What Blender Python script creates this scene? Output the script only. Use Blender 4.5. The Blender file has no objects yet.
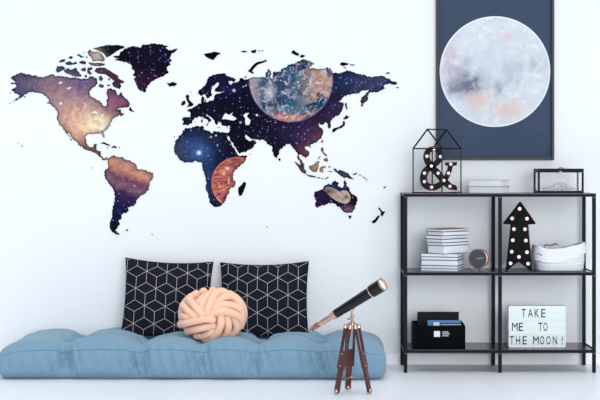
import bpy, bmesh, math, random
from mathutils import Vector, Matrix, noise
from mathutils.geometry import tessellate_polygon
random.seed(7)
PI = math.pi
S = bpy.context.scene
COL = S.collection

# ---------------------------------------------------------------- measures
F = 1461.5          # focal length in pixels of a 600 px wide frame
D0 = 7.6            # camera to the shelf's front
CH = 1.0915         # camera height
VX, VY = 312.0, 163.0
def P(px, py, Y):   # point seen at pixel, at depth Y
    s = (D0 + Y) / F
    return Vector(((px - VX) * s, Y, CH - (py - VY) * s))
def XX(px, Y): return (px - VX) * (D0 + Y) / F
def ZZ(py, Y): return CH - (py - VY) * (D0 + Y) / F
WALL = 0.335

# ---------------------------------------------------------------- objects
def obj(name, bm, mat, parent=None, smooth=False):
    me = bpy.data.meshes.new(name)
    bm.normal_update()
    bm.to_mesh(me); bm.free()
    for m in (mat if isinstance(mat, (list, tuple)) else [mat]): me.materials.append(m)
    if smooth:
        for p in me.polygons: p.use_smooth = True
    o = bpy.data.objects.new(name, me); COL.objects.link(o)
    if parent: o.parent = parent
    return o
def tag(o, label=None, cat=None, group=None, kind=None):
    if label: o['label'] = label
    if cat: o['category'] = cat
    if group: o['group'] = group
    if kind: o['kind'] = kind
    return o
def thing(name, label, cat, loc=(0, 0, 0), rz=0, group=None):
    o = bpy.data.objects.new(name, None); COL.objects.link(o)
    o.empty_display_size = .05
    o.location = loc; o.rotation_euler = (0, 0, rz)
    return tag(o, label, cat, group)
def smooth_by_angle(o, ang=35):
    me = o.data
    bm = bmesh.new(); bm.from_mesh(me)
    for f in bm.faces: f.smooth = True
    for e in bm.edges:
        e.smooth = not (len(e.link_faces) == 2 and e.calc_face_angle(0) > math.radians(ang))
    bm.to_mesh(me); bm.free()
    return o

def box(bm, x0, x1, y0, y1, z0, z1, bevel=0, mi=0):
    vs = [bm.verts.new((x, y, z)) for x in (x0, x1) for y in (y0, y1) for z in (z0, z1)]
    fs = []
    for idx in ((0, 1, 3, 2), (4, 6, 7, 5), (0, 4, 5, 1), (2, 3, 7, 6), (0, 2, 6, 4), (1, 5, 7, 3)):
        f = bm.faces.new([vs[i] for i in idx]); f.material_index = mi; fs.append(f)
    if bevel:
        es = list({e for f in fs for e in f.edges})
        bmesh.ops.bevel(bm, geom=es, offset=bevel, segments=2, affect='EDGES', profile=.5)
    return vs
def bar(bm, a, b, w, d=None):
    """square rod between two points"""
    a = Vector(a); b = Vector(b); d = d or w
    t = (b - a).normalized()
    up = Vector((0, 0, 1)) if abs(t.z) < .9 else Vector((0, 1, 0))
    s = t.cross(up).normalized(); u = s.cross(t).normalized()
    r = []
    for p in (a, b):
        r.append([bm.verts.new(p + s * sx * w / 2 + u * sy * d / 2) for sx, sy in ((-1, -1), (1, -1), (1, 1), (-1, 1))])
    for i in range(4):
        j = (i + 1) % 4
        bm.faces.new((r[0][i], r[0][j], r[1][j], r[1][i]))
    bm.faces.new(r[0][::-1]); bm.faces.new(r[1])
def crom(pts, n):
    pts = [Vector(p) for p in pts]
    q = [2 * pts[0] - pts[1]] + pts + [2 * pts[-1] - pts[-2]]
    out = []
    for i in range(1, len(q) - 2):
        for k in range(n):
            t = k / n
            a, b, c, d = q[i - 1], q[i], q[i + 1], q[i + 2]
            out.append(.5 * ((2 * b) + (c - a) * t + (2 * a - 5 * b + 4 * c - d) * t * t + (3 * b - a - 3 * c + d) * t ** 3))
    out.append(q[-2])
    return out
def tube(bm, pts, r, seg=12, caps=True, n=0, dome=False):
    if n: pts = crom(pts, n)
    pts = [Vector(p) for p in pts]
    N = len(pts)
    rr = r if callable(r) else (lambda t: r)
    nrm = None; rings = []
    def ring(c, s, u, rad): return [bm.verts.new(c + s * math.cos(a) * rad + u * math.sin(a) * rad) for a in (2 * PI * k / seg for k in range(seg))]
    for i in range(N):
        t = (pts[min(i + 1, N - 1)] - pts[max(i - 1, 0)]).normalized()
        if nrm is None:
            nrm = t.cross(Vector((0, 0, 1)) if abs(t.z) < .9 else Vector((0, 1, 0))).normalized()
        else:
            nrm = (nrm - t * nrm.dot(t)).normalized()
        u = t.cross(nrm).normalized(); rad = rr(i / (N - 1))
        if dome and i == 0:
            for k in (0.15, .4, .7, .92): rings.append(ring(pts[0] - t * rad * math.sqrt(1 - k * k) * .9, nrm, u, rad * k))
        rings.append(ring(pts[i], nrm, u, rad))
        if dome and i == N - 1:
            for k in (.92, .7, .4, .15): rings.append(ring(pts[i] + t * rad * math.sqrt(1 - k * k) * .9, nrm, u, rad * k))
    for a, b in zip(rings, rings[1:]):
        for k in range(seg):
            j = (k + 1) % seg
            bm.faces.new((a[k], a[j], b[j], b[k]))
    if caps:
        bm.faces.new(rings[0][::-1]); bm.faces.new(rings[-1])
def lathe(bm, prof, seg=32, M=None, mi=0):
    """prof: list of (radius, along z)"""
    M = M or Matrix.Identity(4)
    rings = []
    for r, z in prof:
        if r < 1e-6: rings.append([bm.verts.new(M @ Vector((0, 0, z)))])
        else: rings.append([bm.verts.new(M @ Vector((r * math.cos(2 * PI * k / seg), r * math.sin(2 * PI * k / seg), z))) for k in range(seg)])
    for a, b in zip(rings, rings[1:]):
        for k in range(seg):
            j = (k + 1) % seg
            if len(a) == 1 and len(b) == 1: continue
            if len(a) == 1: f = bm.faces.new((a[0], b[j], b[k]))
            elif len(b) == 1: f = bm.faces.new((a[k], a[j], b[0]))
            else: f = bm.faces.new((a[k], a[j], b[j], b[k]))
            f.material_index = mi
def along(a, b):
    a = Vector(a); b = Vector(b)
    return Matrix.Translation(a) @ (b - a).to_track_quat('Z', 'Y').to_matrix().to_4x4()
def prism(bm, pts, y0, y1, mi=0, side_mi=None):
    """polygon in the XZ plane pushed from y0 to y1 (front = y0)"""
    side_mi = mi if side_mi is None else side_mi
    area = sum(pts[i][0] * pts[(i + 1) % len(pts)][1] - pts[(i + 1) % len(pts)][0] * pts[i][1] for i in range(len(pts)))
    if area < 0: pts = pts[::-1]
    n = len(pts)
    f = [bm.verts.new((x, y0, z)) for x, z in pts]; b = [bm.verts.new((x, y1, z)) for x, z in pts]
    for tri in tessellate_polygon([[Vector((x, z, 0)) for x, z in pts]]):
        A = bm.faces.new([f[i] for i in tri]); A.material_index = mi
        B = bm.faces.new([b[i] for i in reversed(tri)]); B.material_index = mi
    for i in range(n):
        j = (i + 1) % n
        q = bm.faces.new((f[i], b[i], b[j], f[j])); q.material_index = side_mi

# ---------------------------------------------------------------- materials
def lin(c):
    f = lambda v: v / 12.92 if v <= .04045 else ((v + .055) / 1.055) ** 2.4
    return tuple(f(x / 255) for x in c) + (1,)
class G:
    """small helper round a node tree"""
    def __init__(s, name):
        s.m = bpy.data.materials.new(name); s.m.use_nodes = True
        s.t = s.m.node_tree; s.n = s.t.nodes; s.l = s.t.links
        s.b = s.n['Principled BSDF']
    def put(s, sock, v):
        if isinstance(v, bpy.types.NodeSocket): s.l.new(v, sock)
        else: sock.default_value = v
    def math(s, op, a, b=0., c=None):
        n = s.n.new('ShaderNodeMath'); n.operation = op
        s.put(n.inputs[0], a); s.put(n.inputs[1], b)
        if c is not None: s.put(n.inputs[2], c)
        return n.outputs[0]
    def mix(s, f, a, b, mode='MIX'):
        n = s.n.new('ShaderNodeMix'); n.data_type = 'RGBA'; n.blend_type = mode
        s.put(n.inputs[0], f); s.put(n.inputs[6], a); s.put(n.inputs[7], b)
        return n.outputs[2]
    def coord(s):
        return s.n.new('ShaderNodeTexCoord').outputs['Object']
    def sep(s, v):
        n = s.n.new('ShaderNodeSeparateXYZ'); s.put(n.inputs[0], v); return n.outputs
    def comb(s, x, y, z=0.):
        n = s.n.new('ShaderNodeCombineXYZ')
        for i, q in enumerate((x, y, z)): s.put(n.inputs[i], q)
        return n.outputs[0]
    def noise(s, v, scale, detail=4, rough=.55, dist=0., col=False):
        n = s.n.new('ShaderNodeTexNoise'); s.put(n.inputs['Vector'], v)
        n.inputs['Scale'].default_value = scale; n.inputs['Detail'].default_value = detail
        n.inputs['Roughness'].default_value = rough; n.inputs['Distortion'].default_value = dist
        return n.outputs[1 if col else 0]
    def mapping(s, v, scale=(1, 1, 1), rot=(0, 0, 0), loc=(0, 0, 0)):
        n = s.n.new('ShaderNodeMapping'); s.put(n.inputs[0], v)
        n.inputs['Location'].default_value = loc
        n.inputs['Rotation'].default_value = rot; n.inputs['Scale'].default_value = scale
        return n.outputs[0]
    def ramp(s, f, a, b, c0=0., c1=1.):
        n = s.n.new('ShaderNodeMapRange'); n.clamp = True
        s.put(n.inputs[0], f); n.inputs[1].default_value = a; n.inputs[2].default_value = b
        n.inputs[3].default_value = c0; n.inputs[4].default_value = c1
        return n.outputs[0]
    def cramp(s, f, stops):
        n = s.n.new('ShaderNodeValToRGB'); s.put(n.inputs[0], f)
        e = n.color_ramp.elements
        while len(e) < len(stops): e.new(.5)
        for k, (p, c) in enumerate(stops): e[k].position = p; e[k].color = lin(c)
        return n.outputs[0]
    def bump(s, h, strength=.2, dist=.002):
        n = s.n.new('ShaderNodeBump'); s.put(n.inputs['Height'], h)
        n.inputs['Strength'].default_value = strength; n.inputs['Distance'].default_value = dist
        s.l.new(n.outputs[0], s.b.inputs['Normal'])
    def done(s, color, rough=.5, metal=0., spec=.5, **kw):
        s.put(s.b.inputs['Base Color'], color); s.put(s.b.inputs['Roughness'], rough)
        s.put(s.b.inputs['Metallic'], metal); s.b.inputs['Specular IOR Level'].default_value = spec
        for k, v in kw.items(): s.put(s.b.inputs[k.replace('_', ' ')], v)
        return s.m
def plain(name, c, rough=.5, metal=0., spec=.5, var=.06, scale=40, **kw):
    g = G(name)
    f = g.noise(g.coord(), scale, 3)
    a = lin([max(0, v * (1 - var)) for v in c]); b = lin([min(255, v * (1 + var)) for v in c])
    return g.done(g.mix(f, a, b), rough, metal, spec, **kw)

# wall
g = G('painted wall'); c = g.coord()
g.bump(g.noise(c, 180, 3), .04, .001)
M_WALL = g.done(g.mix(g.noise(c, 1.5, 2), lin((229, 235, 240)), lin((233, 238, 242))), .65, spec=.2)
M_BASE = plain('white gloss trim', (240, 244, 249), .4, var=.01)
# floor: pale painted boards running along the wall
g = G('pale floorboards'); c = g.coord(); xyz = g.sep(c)
row = g.math('FLOOR', g.math('DIVIDE', xyz[1], .13))
fr = g.math('FRACT', g.math('DIVIDE', xyz[1], .13))
gap = g.math('LESS_THAN', fr, .018)
streak = g.noise(g.mapping(c, (1.2, 30, 1)), 4, 5, .6)
tone = g.noise(g.comb(row, 3.3, 0.), 3.7, 1)
cc = g.mix(streak, lin((234, 240, 246)), lin((246, 250, 253)))
cc = g.mix(g.math('MULTIPLY', tone, .35), cc, lin((230, 237, 245)))
cc = g.mix(g.math('MULTIPLY', gap, .25), cc, lin((190, 200, 212)))
g.bump(g.math('SUBTRACT', g.math('MULTIPLY', streak, .3), gap), .15, .001)
M_FLOOR = g.done(cc, .38, spec=.4)

M_BLACK = plain('black powder coated steel', (12, 16, 25), .5, var=.1, spec=.12)
M_BOARD = plain('black shelf board', (20, 21, 30), .24, var=.12, spec=.5)
M_WIRE = plain('black wire', (16, 19, 26), .5, spec=.2)
M_SIGNBLACK = plain('matt black sign face', (7, 11, 17), .55, spec=.15)
M_SIDE = plain('brushed grey edge', (150, 160, 172), .4)
M_WHITE = plain('white', (240, 243, 247), .6, var=.02)
M_COPPER = plain('copper', (222, 166, 142), .28, metal=.85)
M_BRASS = plain('aged rose brass', (206, 172, 154), .26, metal=.85, var=.15, scale=90)
M_DARKBRASS = plain('tarnished brass', (158, 124, 106), .3, metal=.85, var=.2, scale=90)
M_SCOPE = plain('black lacquered tube', (7, 9, 16), .25, var=.1, spec=.4)
g = G('bulb'); M_BULB = g.done(lin((255, 240, 232)), .3, Emission_Color=lin((255, 232, 222)), Emission_Strength=.75)
g = G('copper bulb ring'); M_BRING = g.done(lin((170, 120, 105)), .35, .7)
# glass pane: thin clear
g = G('clear glass'); M_GLASS = g.done((1, 1, 1, 1), .05, spec=.5, Alpha=.07)
g = G('lens glass'); M_LENS = g.done(lin((238, 238, 244)), .08, 0., spec=1.)
# wood of tripod
g = G('dark red wood'); c = g.coord()
f = g.noise(g.mapping(c, (30, 30, 4)), 8, 5, .6, .4)
M_WOOD = g.done(g.mix(f, lin((34, 16, 15)), lin((104, 50, 42))), .3, spec=.5)
# futon fabric
g = G('blue chambray'); c = g.coord()
w = g.noise(g.mapping(c, (60, 60, 400)), 6, 3, .7)
w2 = g.noise(g.mapping(c, (400, 60, 60)), 6, 3, .7)
ww = g.math('ADD', g.math('MULTIPLY', w, .5), g.math('MULTIPLY', w2, .5))
g.bump(ww, .5, .002)
M_FUTON = g.done(g.mix(ww, lin((96, 134, 158)), lin((140, 172, 192))), .9, spec=.1, Sheen_Weight=.2)
M_SEAM = plain('blue seam thread', (86, 130, 156), .9, spec=.1)
# peach jersey
g = G('peach jersey'); c = g.coord()
n_ = g.noise(c, 260, 3); g.bump(n_, .15, .001)
M_PEACH = g.done(g.mix(n_, lin((240, 194, 166)), lin((248, 206, 180))), .85, spec=.1, Sheen_Weight=.15)
# cushion pattern : cube lattice lines on navy
def cushion_material(name, a=.110, ox=0., oz=0., w=.0008):
    g = G(name); c = g.coord(); q = g.sep(c)
    wob = g.noise(c, 14, 2)
    X = g.math('ADD', q[0], g.math('ADD', g.math('MULTIPLY', wob, .005), 10 * a + ox)); Z = g.math('ADD', q[2], 10 * a * math.sqrt(3) + oz)
    sx, sz = a, a * math.sqrt(3)
    def cell(dx, dz):
        u = g.math('SUBTRACT', g.math('MODULO', g.math('ADD', X, dx), sx), sx / 2)
        v = g.math('SUBTRACT', g.math('MODULO', g.math('ADD', Z, dz), sz), sz / 2)
        d = g.math('ADD', g.math('MULTIPLY', u, u), g.math('MULTIPLY', v, v))
        return u, v, d
    A = cell(0., 0.); B = cell(sx / 2, sz / 2)
    sel = g.math('LESS_THAN', A[2], B[2])
    def pick(i):
        return g.math('ADD', g.math('MULTIPLY', A[i], sel), g.math('MULTIPLY', B[i], g.math('SUBTRACT', 1., sel)))
    u, v = pick(0), pick(1)
    d = None
    for ang in (30, 90, 150):
        nx, nz = -math.sin(math.radians(ang)), math.cos(math.radians(ang))
        e = g.math('ABSOLUTE', g.math('ADD', g.math('MULTIPLY', u, nx), g.math('MULTIPLY', v, nz)))
        d = e if d is None else g.math('MINIMUM', d, e)
    line = g.ramp(d, w * .7, w * 1.5, 1., 0.)
    weave = g.noise(c, 500, 2); g.bump(g.noise(c, 22, 3), .25, .006)
    base = g.mix(weave, lin((14, 19, 29)), lin((34, 41, 53)))
    return g.done(g.mix(g.math('MULTIPLY', line, .85), base, lin((224, 208, 204))), .85, spec=.05)
M_CUSH1 = cushion_material('navy cube print', .108, .005, .02)
M_CUSH2 = cushion_material('navy cube print two', .108, .03, .05)
# basket
g = G('white woven rope'); c = g.coord(); q = g.sep(c)
s1 = g.math('SINE', g.math('MULTIPLY', g.math('ADD', q[0], g.math('MULTIPLY', q[1], .6)), 1100.))
s2 = g.math('SINE', g.math('MULTIPLY', q[2], 1250.))
h = g.math('ADD', g.math('MULTIPLY', s1, .5), s2)
g.bump(h, .3, .002)
M_ROPE = g.done(g.mix(g.ramp(h, -1.5, 1.), lin((214, 220, 230)), lin((242, 245, 249))), .9, spec=.1)
M_PAGE = None
g = G('page edges'); c = g.coord(); q = g.sep(c)
st = g.noise(g.mapping(c, (2, 2, 900)), 3, 2)
M_PAGE = g.done(g.mix(st, lin((214, 220, 230)), lin((246, 249, 252))), .8, spec=.1)
M_COVER = plain('pale grey blue cover', (110, 134, 156), .5)
M_COVER2 = plain('white cover gap grey', (178, 186, 198), .5, var=.02)  # greyed so the cover edges draw the shaded gap between the white books
M_COVERD = plain('slate cover', (76, 92, 112), .5)
g = G('blush page edges'); c = g.coord(); st = g.noise(g.mapping(c, (2, 2, 900)), 3, 2)
M_BLUSH = g.done(g.mix(st, lin((226, 200, 196)), lin((240, 228, 226))), .8, spec=.1)
M_BOXBLACK = plain('black fabric box', (5, 8, 13), .85, spec=.08, scale=200)
M_BINDER = plain('dark binder', (17, 23, 31), .6, spec=.15)
M_BLUE = plain('blue folder', (52, 118, 178), .5)
M_LABEL = plain('white print', (222, 224, 230), .6, var=.02)
g = G('light box panel'); M_PANEL = g.done(lin((222, 236, 240)), .35)
M_LETTER = plain('black letter film', (44, 48, 54), .5)
# poster
g = G('moon print'); c = g.coord(); q = g.sep(c)
R = .3015
u = g.math('DIVIDE', q[0], R); v = g.math('DIVIDE', q[2], R)
rr = g.math('SQRT', g.math('ADD', g.math('MULTIPLY', u, u), g.math('MULTIPLY', v, v)))
disc = g.ramp(rr, .988, 1.0, 1., 0.)
back = g.mix(g.noise(c, 3, 6, .6), lin((46, 59, 80)), lin((66, 82, 106)))
def blob(g, u, v, cx, cy, rx, ry, jit=None):
    a = g.math('DIVIDE', g.math('SUBTRACT', u, cx), rx); b = g.math('DIVIDE', g.math('SUBTRACT', v, cy), ry)
    e = g.math('ADD', g.math('MULTIPLY', a, a), g.math('MULTIPLY', b, b))
    if jit is not None: e = g.math('ADD', e, jit)
    return g.math('EXPONENT', g.math('MULTIPLY', e, -1.))
n1 = g.noise(c, 9, 8, .65, .6); n2 = g.noise(c, 26, 6, .7)
jit = g.math('MULTIPLY', g.math('SUBTRACT', n1, .5), 7.)
mo = g.mix(n1, lin((190, 205, 217)), lin((236, 243, 247)))
mo = g.mix(g.ramp(n2, .5, .7), mo, lin((244, 248, 250)))
for (cx, cy, rx, ry, col, k) in ((-.42, -.2, .28, .2, (112, 118, 142), 1.), (-.72, -.3, .12, .16, (118, 126, 150), .95), (-.78, .05, .16, .3, (176, 176, 192), .8),
        (.02, -.28, .16, .12, (150, 164, 184), .75), (.55, .12, .3, .12, (160, 168, 186), .7), (-.22, -.52, .24, .16, (222, 200, 198), .8),
        (.3, -.68, .28, .14, (224, 204, 202), .8), (.22, .62, .1, .12, (222, 206, 212), .8), (-.85, .3, .12, .3, (214, 200, 206), .7), (.3, -.1, .3, .2, (178, 192, 208), .6),
        (-.5, .2, .1, .1, (170, 180, 200), .6), (-.1, .3, .4, .2, (206, 218, 228), .6)):
    mo = g.mix(g.math('MULTIPLY', blob(g, u, v, cx, cy, rx, ry, jit), k), mo, lin(col))
mo = g.mix(1., mo, (.86, .86, .87, 1), 'MULTIPLY')
mo = g.mix(g.ramp(rr, .965, .985), mo, lin((232, 240, 246)))
M_MOON = g.done(g.mix(disc, back, mo), .55, spec=.1)

# world map print (coordinates in map units, see below)
SW = (D0 + WALL) / F
g = G('galaxy world map print'); c = g.coord(); q = g.sep(c)
x = g.math('ADD', g.math('DIVIDE', q[0], SW), VX)
y = g.math('SUBTRACT', VY, g.math('DIVIDE', g.math('SUBTRACT', q[2], CH), SW))
pv = g.comb(x, y)
n1 = g.noise(pv, .045, 6, .6, .5); n2 = g.noise(pv, .16, 6, .65, .8)
J = g.math('MULTIPLY', g.math('SUBTRACT', n1, .5), 1.6)
col = g.mix(g.ramp(n1, .4, .65), lin((4, 5, 14)), lin((13, 16, 42)))
def put(cx, cy, rx, ry, rgb, k=1., j=J):
    global col
    col = g.mix(g.math('MULTIPLY', blob(g, x, y, cx, cy, rx, ry, j), k), col, lin(rgb))
def ell(cx, cy, rx, ry, edge=.05, rot=0.):
    dx = g.math('SUBTRACT', x, cx); dy = g.math('SUBTRACT', y, cy)
    cr, sr = math.cos(rot), math.sin(rot)
    a = g.math('DIVIDE', g.math('ADD', g.math('MULTIPLY', dx, cr), g.math('MULTIPLY', dy, sr)), rx)
    b = g.math('DIVIDE', g.math('SUBTRACT', g.math('MULTIPLY', dy, cr), g.math('MULTIPLY', dx, sr)), ry)
    r = g.math('SQRT', g.math('ADD', g.math('MULTIPLY', a, a), g.math('MULTIPLY', b, b)))
    return g.ramp(r, 1 - edge, 1., 1., 0.), r, a, b
# north america
put(28, 84, 30, 16, (90, 90, 112)); put(20, 94, 14, 8, (52, 72, 130), .8); put(60, 80, 24, 16, (112, 104, 124), .95)
put(70, 98, 34, 20, (170, 138, 142)); put(82, 84, 16, 12, (98, 88, 132), .8); put(118, 100, 22, 18, (140, 84, 112)); put(120, 84, 16, 10, (66, 44, 80), .8); put(60, 112, 16, 20, (150, 118, 130), .9)
put(76, 116, 22, 16, (226, 186, 160)); put(72, 136, 16, 16, (196, 150, 146), .95); put(80, 130, 12, 10, (232, 172, 134), .95)
put(96, 124, 18, 11, (250, 228, 184)); put(100, 126, 12, 8, (252, 242, 206), .9); put(96, 150, 12, 8, (130, 92, 78), .9)
put(97, 57, 8, 7, (200, 182, 160)); put(112, 50, 9, 6, (12, 14, 38)); put(105, 70, 8, 5, (90, 66, 70), .7)
put(68, 66, 18, 9, (44, 54, 84), .8)
# greenland
put(146, 62, 26, 16, (12, 10, 24), .9); put(144, 84, 16, 12, (46, 20, 50), .9); put(122, 82, 8, 8, (70, 36, 74), .8)
# south america: diagonal bands
t = g.math('ADD', g.math('SUBTRACT', y, g.math('MULTIPLY', x, .42)), g.math('MULTIPLY', g.math('SUBTRACT', n2, .5), 12.))
band = g.cramp(g.ramp(t, 104, 186), [(0, (150, 128, 110)), (.07, (186, 138, 118)), (.16, (206, 146, 120)), (.27, (112, 70, 90)), (.36, (138, 98, 112)), (.46, (62, 38, 78)), (.62, (24, 28, 72)), (1, (8, 12, 26))])
msk = g.math('MULTIPLY', g.math('MULTIPLY', g.ramp(y, 153, 157), g.ramp(x, 156, 162, 1., 0.)), g.ramp(x, 103, 107))
col = g.mix(msk, col, band)
# africa
put(188, 150, 26, 22, (34, 54, 92)); put(180, 152, 8, 10, (70, 72, 98), .7); put(206, 178, 12, 24, (40, 62, 104), .9); put(199, 153, 11, 11, (60, 98, 156), .75)
# asia
put(310, 132, 34, 18, (48, 36, 74), .85); put(322, 138, 14, 10, (104, 60, 80), .8); put(338, 112, 14, 14, (60, 48, 92), .8)
put(352, 82, 24, 12, (40, 56, 98), .9); put(378, 82, 14, 12, (66, 74, 110), .9); put(362, 98, 8, 12, (88, 70, 84), .8); put(306, 152, 9, 8, (112, 66, 76), .9)
put(226, 86, 14, 10, (28, 26, 84), .7)
# islands
put(315, 166, 8, 8, (206, 156, 130)); put(303, 168, 8, 8, (110, 74, 78), .9); put(325, 158, 6, 8, (176, 130, 70)); put(344, 174, 8, 6, (62, 66, 84), .9); put(322, 168, 4, 4, (180, 130, 90), .9)
put(320, 198, 10, 12, (44, 28, 66), .9); put(336, 186, 12, 6, (40, 44, 96), .9); put(349, 211, 7, 5, (130, 84, 122), .9); put(335, 240, 6, 6, (20, 20, 40), .9)
# stars
def stars(scale, r0, r1, rgb, k, thin):
    global col
    n = g.n.new('ShaderNodeTexVoronoi'); n.inputs['Scale'].default_value = scale; g.l.new(pv, n.inputs['Vector'])
    on = g.math('GREATER_THAN', g.sep(n.outputs['Color'])[0], thin)
    col = g.mix(g.math('MULTIPLY', g.math('MULTIPLY', g.ramp(n.outputs['Distance'], r0, r1, 1., 0.), on), k), col, lin(rgb), 'LIGHTEN')
stars(.19, .06, .17, (150, 154, 255), 1., .3); stars(.33, .1, .26, (140, 128, 230), .75, .45); stars(.085, .03, .085, (230, 234, 255), 1., .45)
for sx_, sy_, sr_ in ((234, 90.5, .8), (240.5, 122.5, .6), (211, 137, .55), (216, 135.5, .5)):
    col = g.mix(blob(g, x, y, sx_, sy_, sr_ * 1.5, sr_ * 1.5), col, lin((248, 250, 255)))
# blue planet
m, r, a, b = ell(291, 79.5, 42.4, 43, .02)
e1 = g.noise(pv, .05, 5, .6, 1.0); e2 = g.noise(g.mapping(pv, (1, .55, 1), (0, 0, .9)), .075, 6, .62, 1.6)
pl = g.mix(g.ramp(e1, .42, .56), lin((6, 52, 84)), lin((26, 118, 146)))
pl = g.mix(g.math('MULTIPLY', g.ramp(x, 292, 318), g.ramp(e1, .44, .5)), pl, lin((184, 146, 124)))
pl = g.mix(g.math('MULTIPLY', g.ramp(y, 108, 118), g.ramp(e1, .38, .48)), pl, lin((214, 138, 106)))
pl = g.mix(g.math('MULTIPLY', blob(g, x, y, 300, 108, 20, 8), g.ramp(e2, .46, .52)), pl, lin((22, 116, 136)))
pl = g.mix(g.math('MULTIPLY', g.ramp(x, 264, 252), .85), pl, lin((196, 172, 168)))
pl = g.mix(g.math('MULTIPLY', blob(g, x, y, 282, 88, 18, 20), .75), pl, lin((62, 58, 92)))
pl = g.mix(g.math('MULTIPLY', g.ramp(e2, .54, .66), .65), pl, lin((214, 218, 232)))
pl = g.mix(g.math('MULTIPLY', blob(g, x, y, 270, 92, 4, 7), .8), pl, lin((240, 236, 240)))
pl = g.mix(g.math('MULTIPLY', g.ramp(g.noise(pv, .14, 6, .7, 1.2), .53, .62), .7), pl, lin((236, 236, 242)))
pl = g.mix(g.ramp(r, .95, 1.), pl, lin((122, 112, 176)))
col = g.mix(m, col, pl)
# red planet
m, r, a, b = ell(238, 183, 27, 26.5, .03)
e1 = g.noise(g.mapping(pv, (.7, 1.5, 1)), .08, 8, .68, 1.8)
pl = g.mix(g.ramp(e1, .44, .6), lin((222, 124, 90)), lin((104, 60, 104)))
pl = g.mix(g.math('MULTIPLY', g.ramp(y, 172, 158), .8), pl, lin((140, 84, 66)))
pl = g.mix(g.ramp(e1, .42, .32), pl, lin((250, 190, 150)))
pl = g.mix(g.ramp(r, .92, 1.), pl, lin((226, 122, 88)))
for sx_, sy_, rx_, ry_ in ((227.3, 168.4, 1.8, 1.4), (228.7, 181, .7, 2.6), (224, 173.5, .8, 1.8)):
    pl = g.mix(g.math('MULTIPLY', blob(g, x, y, sx_, sy_, rx_, ry_), .9), pl, lin((250, 232, 226)))
col = g.mix(m, col, pl)
# pale rock
m, r, a, b = ell(336, 195, 13.5, 5.0, .12, .6)
m2, _, _, _ = ell(344.5, 197, 6.5, 7.2, .15, -.3)
pl = g.mix(n2, lin((136, 112, 96)), lin((226, 212, 194)))
pl = g.mix(g.math('MULTIPLY', blob(g, x, y, 346, 197, 2, 1.6), .95), pl, lin((70, 56, 52)))
pl = g.mix(blob(g, x, y, 329, 191, 6, 3.5), pl, lin((110, 82, 84)))
col = g.mix(g.math('MAXIMUM', m, m2), col, pl)
tex = g.ramp(g.noise(pv, .13, 9, .72, .8), .28, .72)
col = g.mix(1., col, g.mix(tex, (.56, .48, .52, 1), (1.42, 1.42, 1.42, 1)), 'MULTIPLY')
for sx_, sy_, sr_ in ((199, 152.8, 1.3), (61, 103.4, .9)):
    col = g.mix(blob(g, x, y, sx_, sy_, sr_ * 1.5, sr_ * 1.5), col, (1, 1, 1, 1))
at = g.n.new('ShaderNodeAttribute'); at.attribute_name = 'rim'
col = g.mix(g.math('MULTIPLY', g.math('POWER', at.outputs['Fac'], 1.3), .93), col, lin((8, 8, 14)))  # inner shadow along the piece outlines, painted dark into the print
col = g.mix(1., col, (.80, .80, .82, 1), 'MULTIPLY')
M_MAP = g.done(col, .6, spec=.04)
M_MAPEDGE = plain('dark cut edge', (8, 8, 15), .7, spec=.02)

# ---------------------------------------------------------------- the setting
bm = bmesh.new(); box(bm, -5.5, 5.5, WALL, WALL + .12, 0, 3.0)
tag(obj('wall_back', bm, M_WALL), kind='structure')
bm = bmesh.new(); box(bm, -5.5, 5.5, -8.6, WALL + .12, -.08, 0)
tag(obj('floor', bm, M_FLOOR), kind='structure')
bm = bmesh.new(); box(bm, -5.5, 5.5, WALL - .014, WALL, .0, .057, .002)
tag(obj('baseboard_back', bm, M_BASE), kind='structure')

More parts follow.
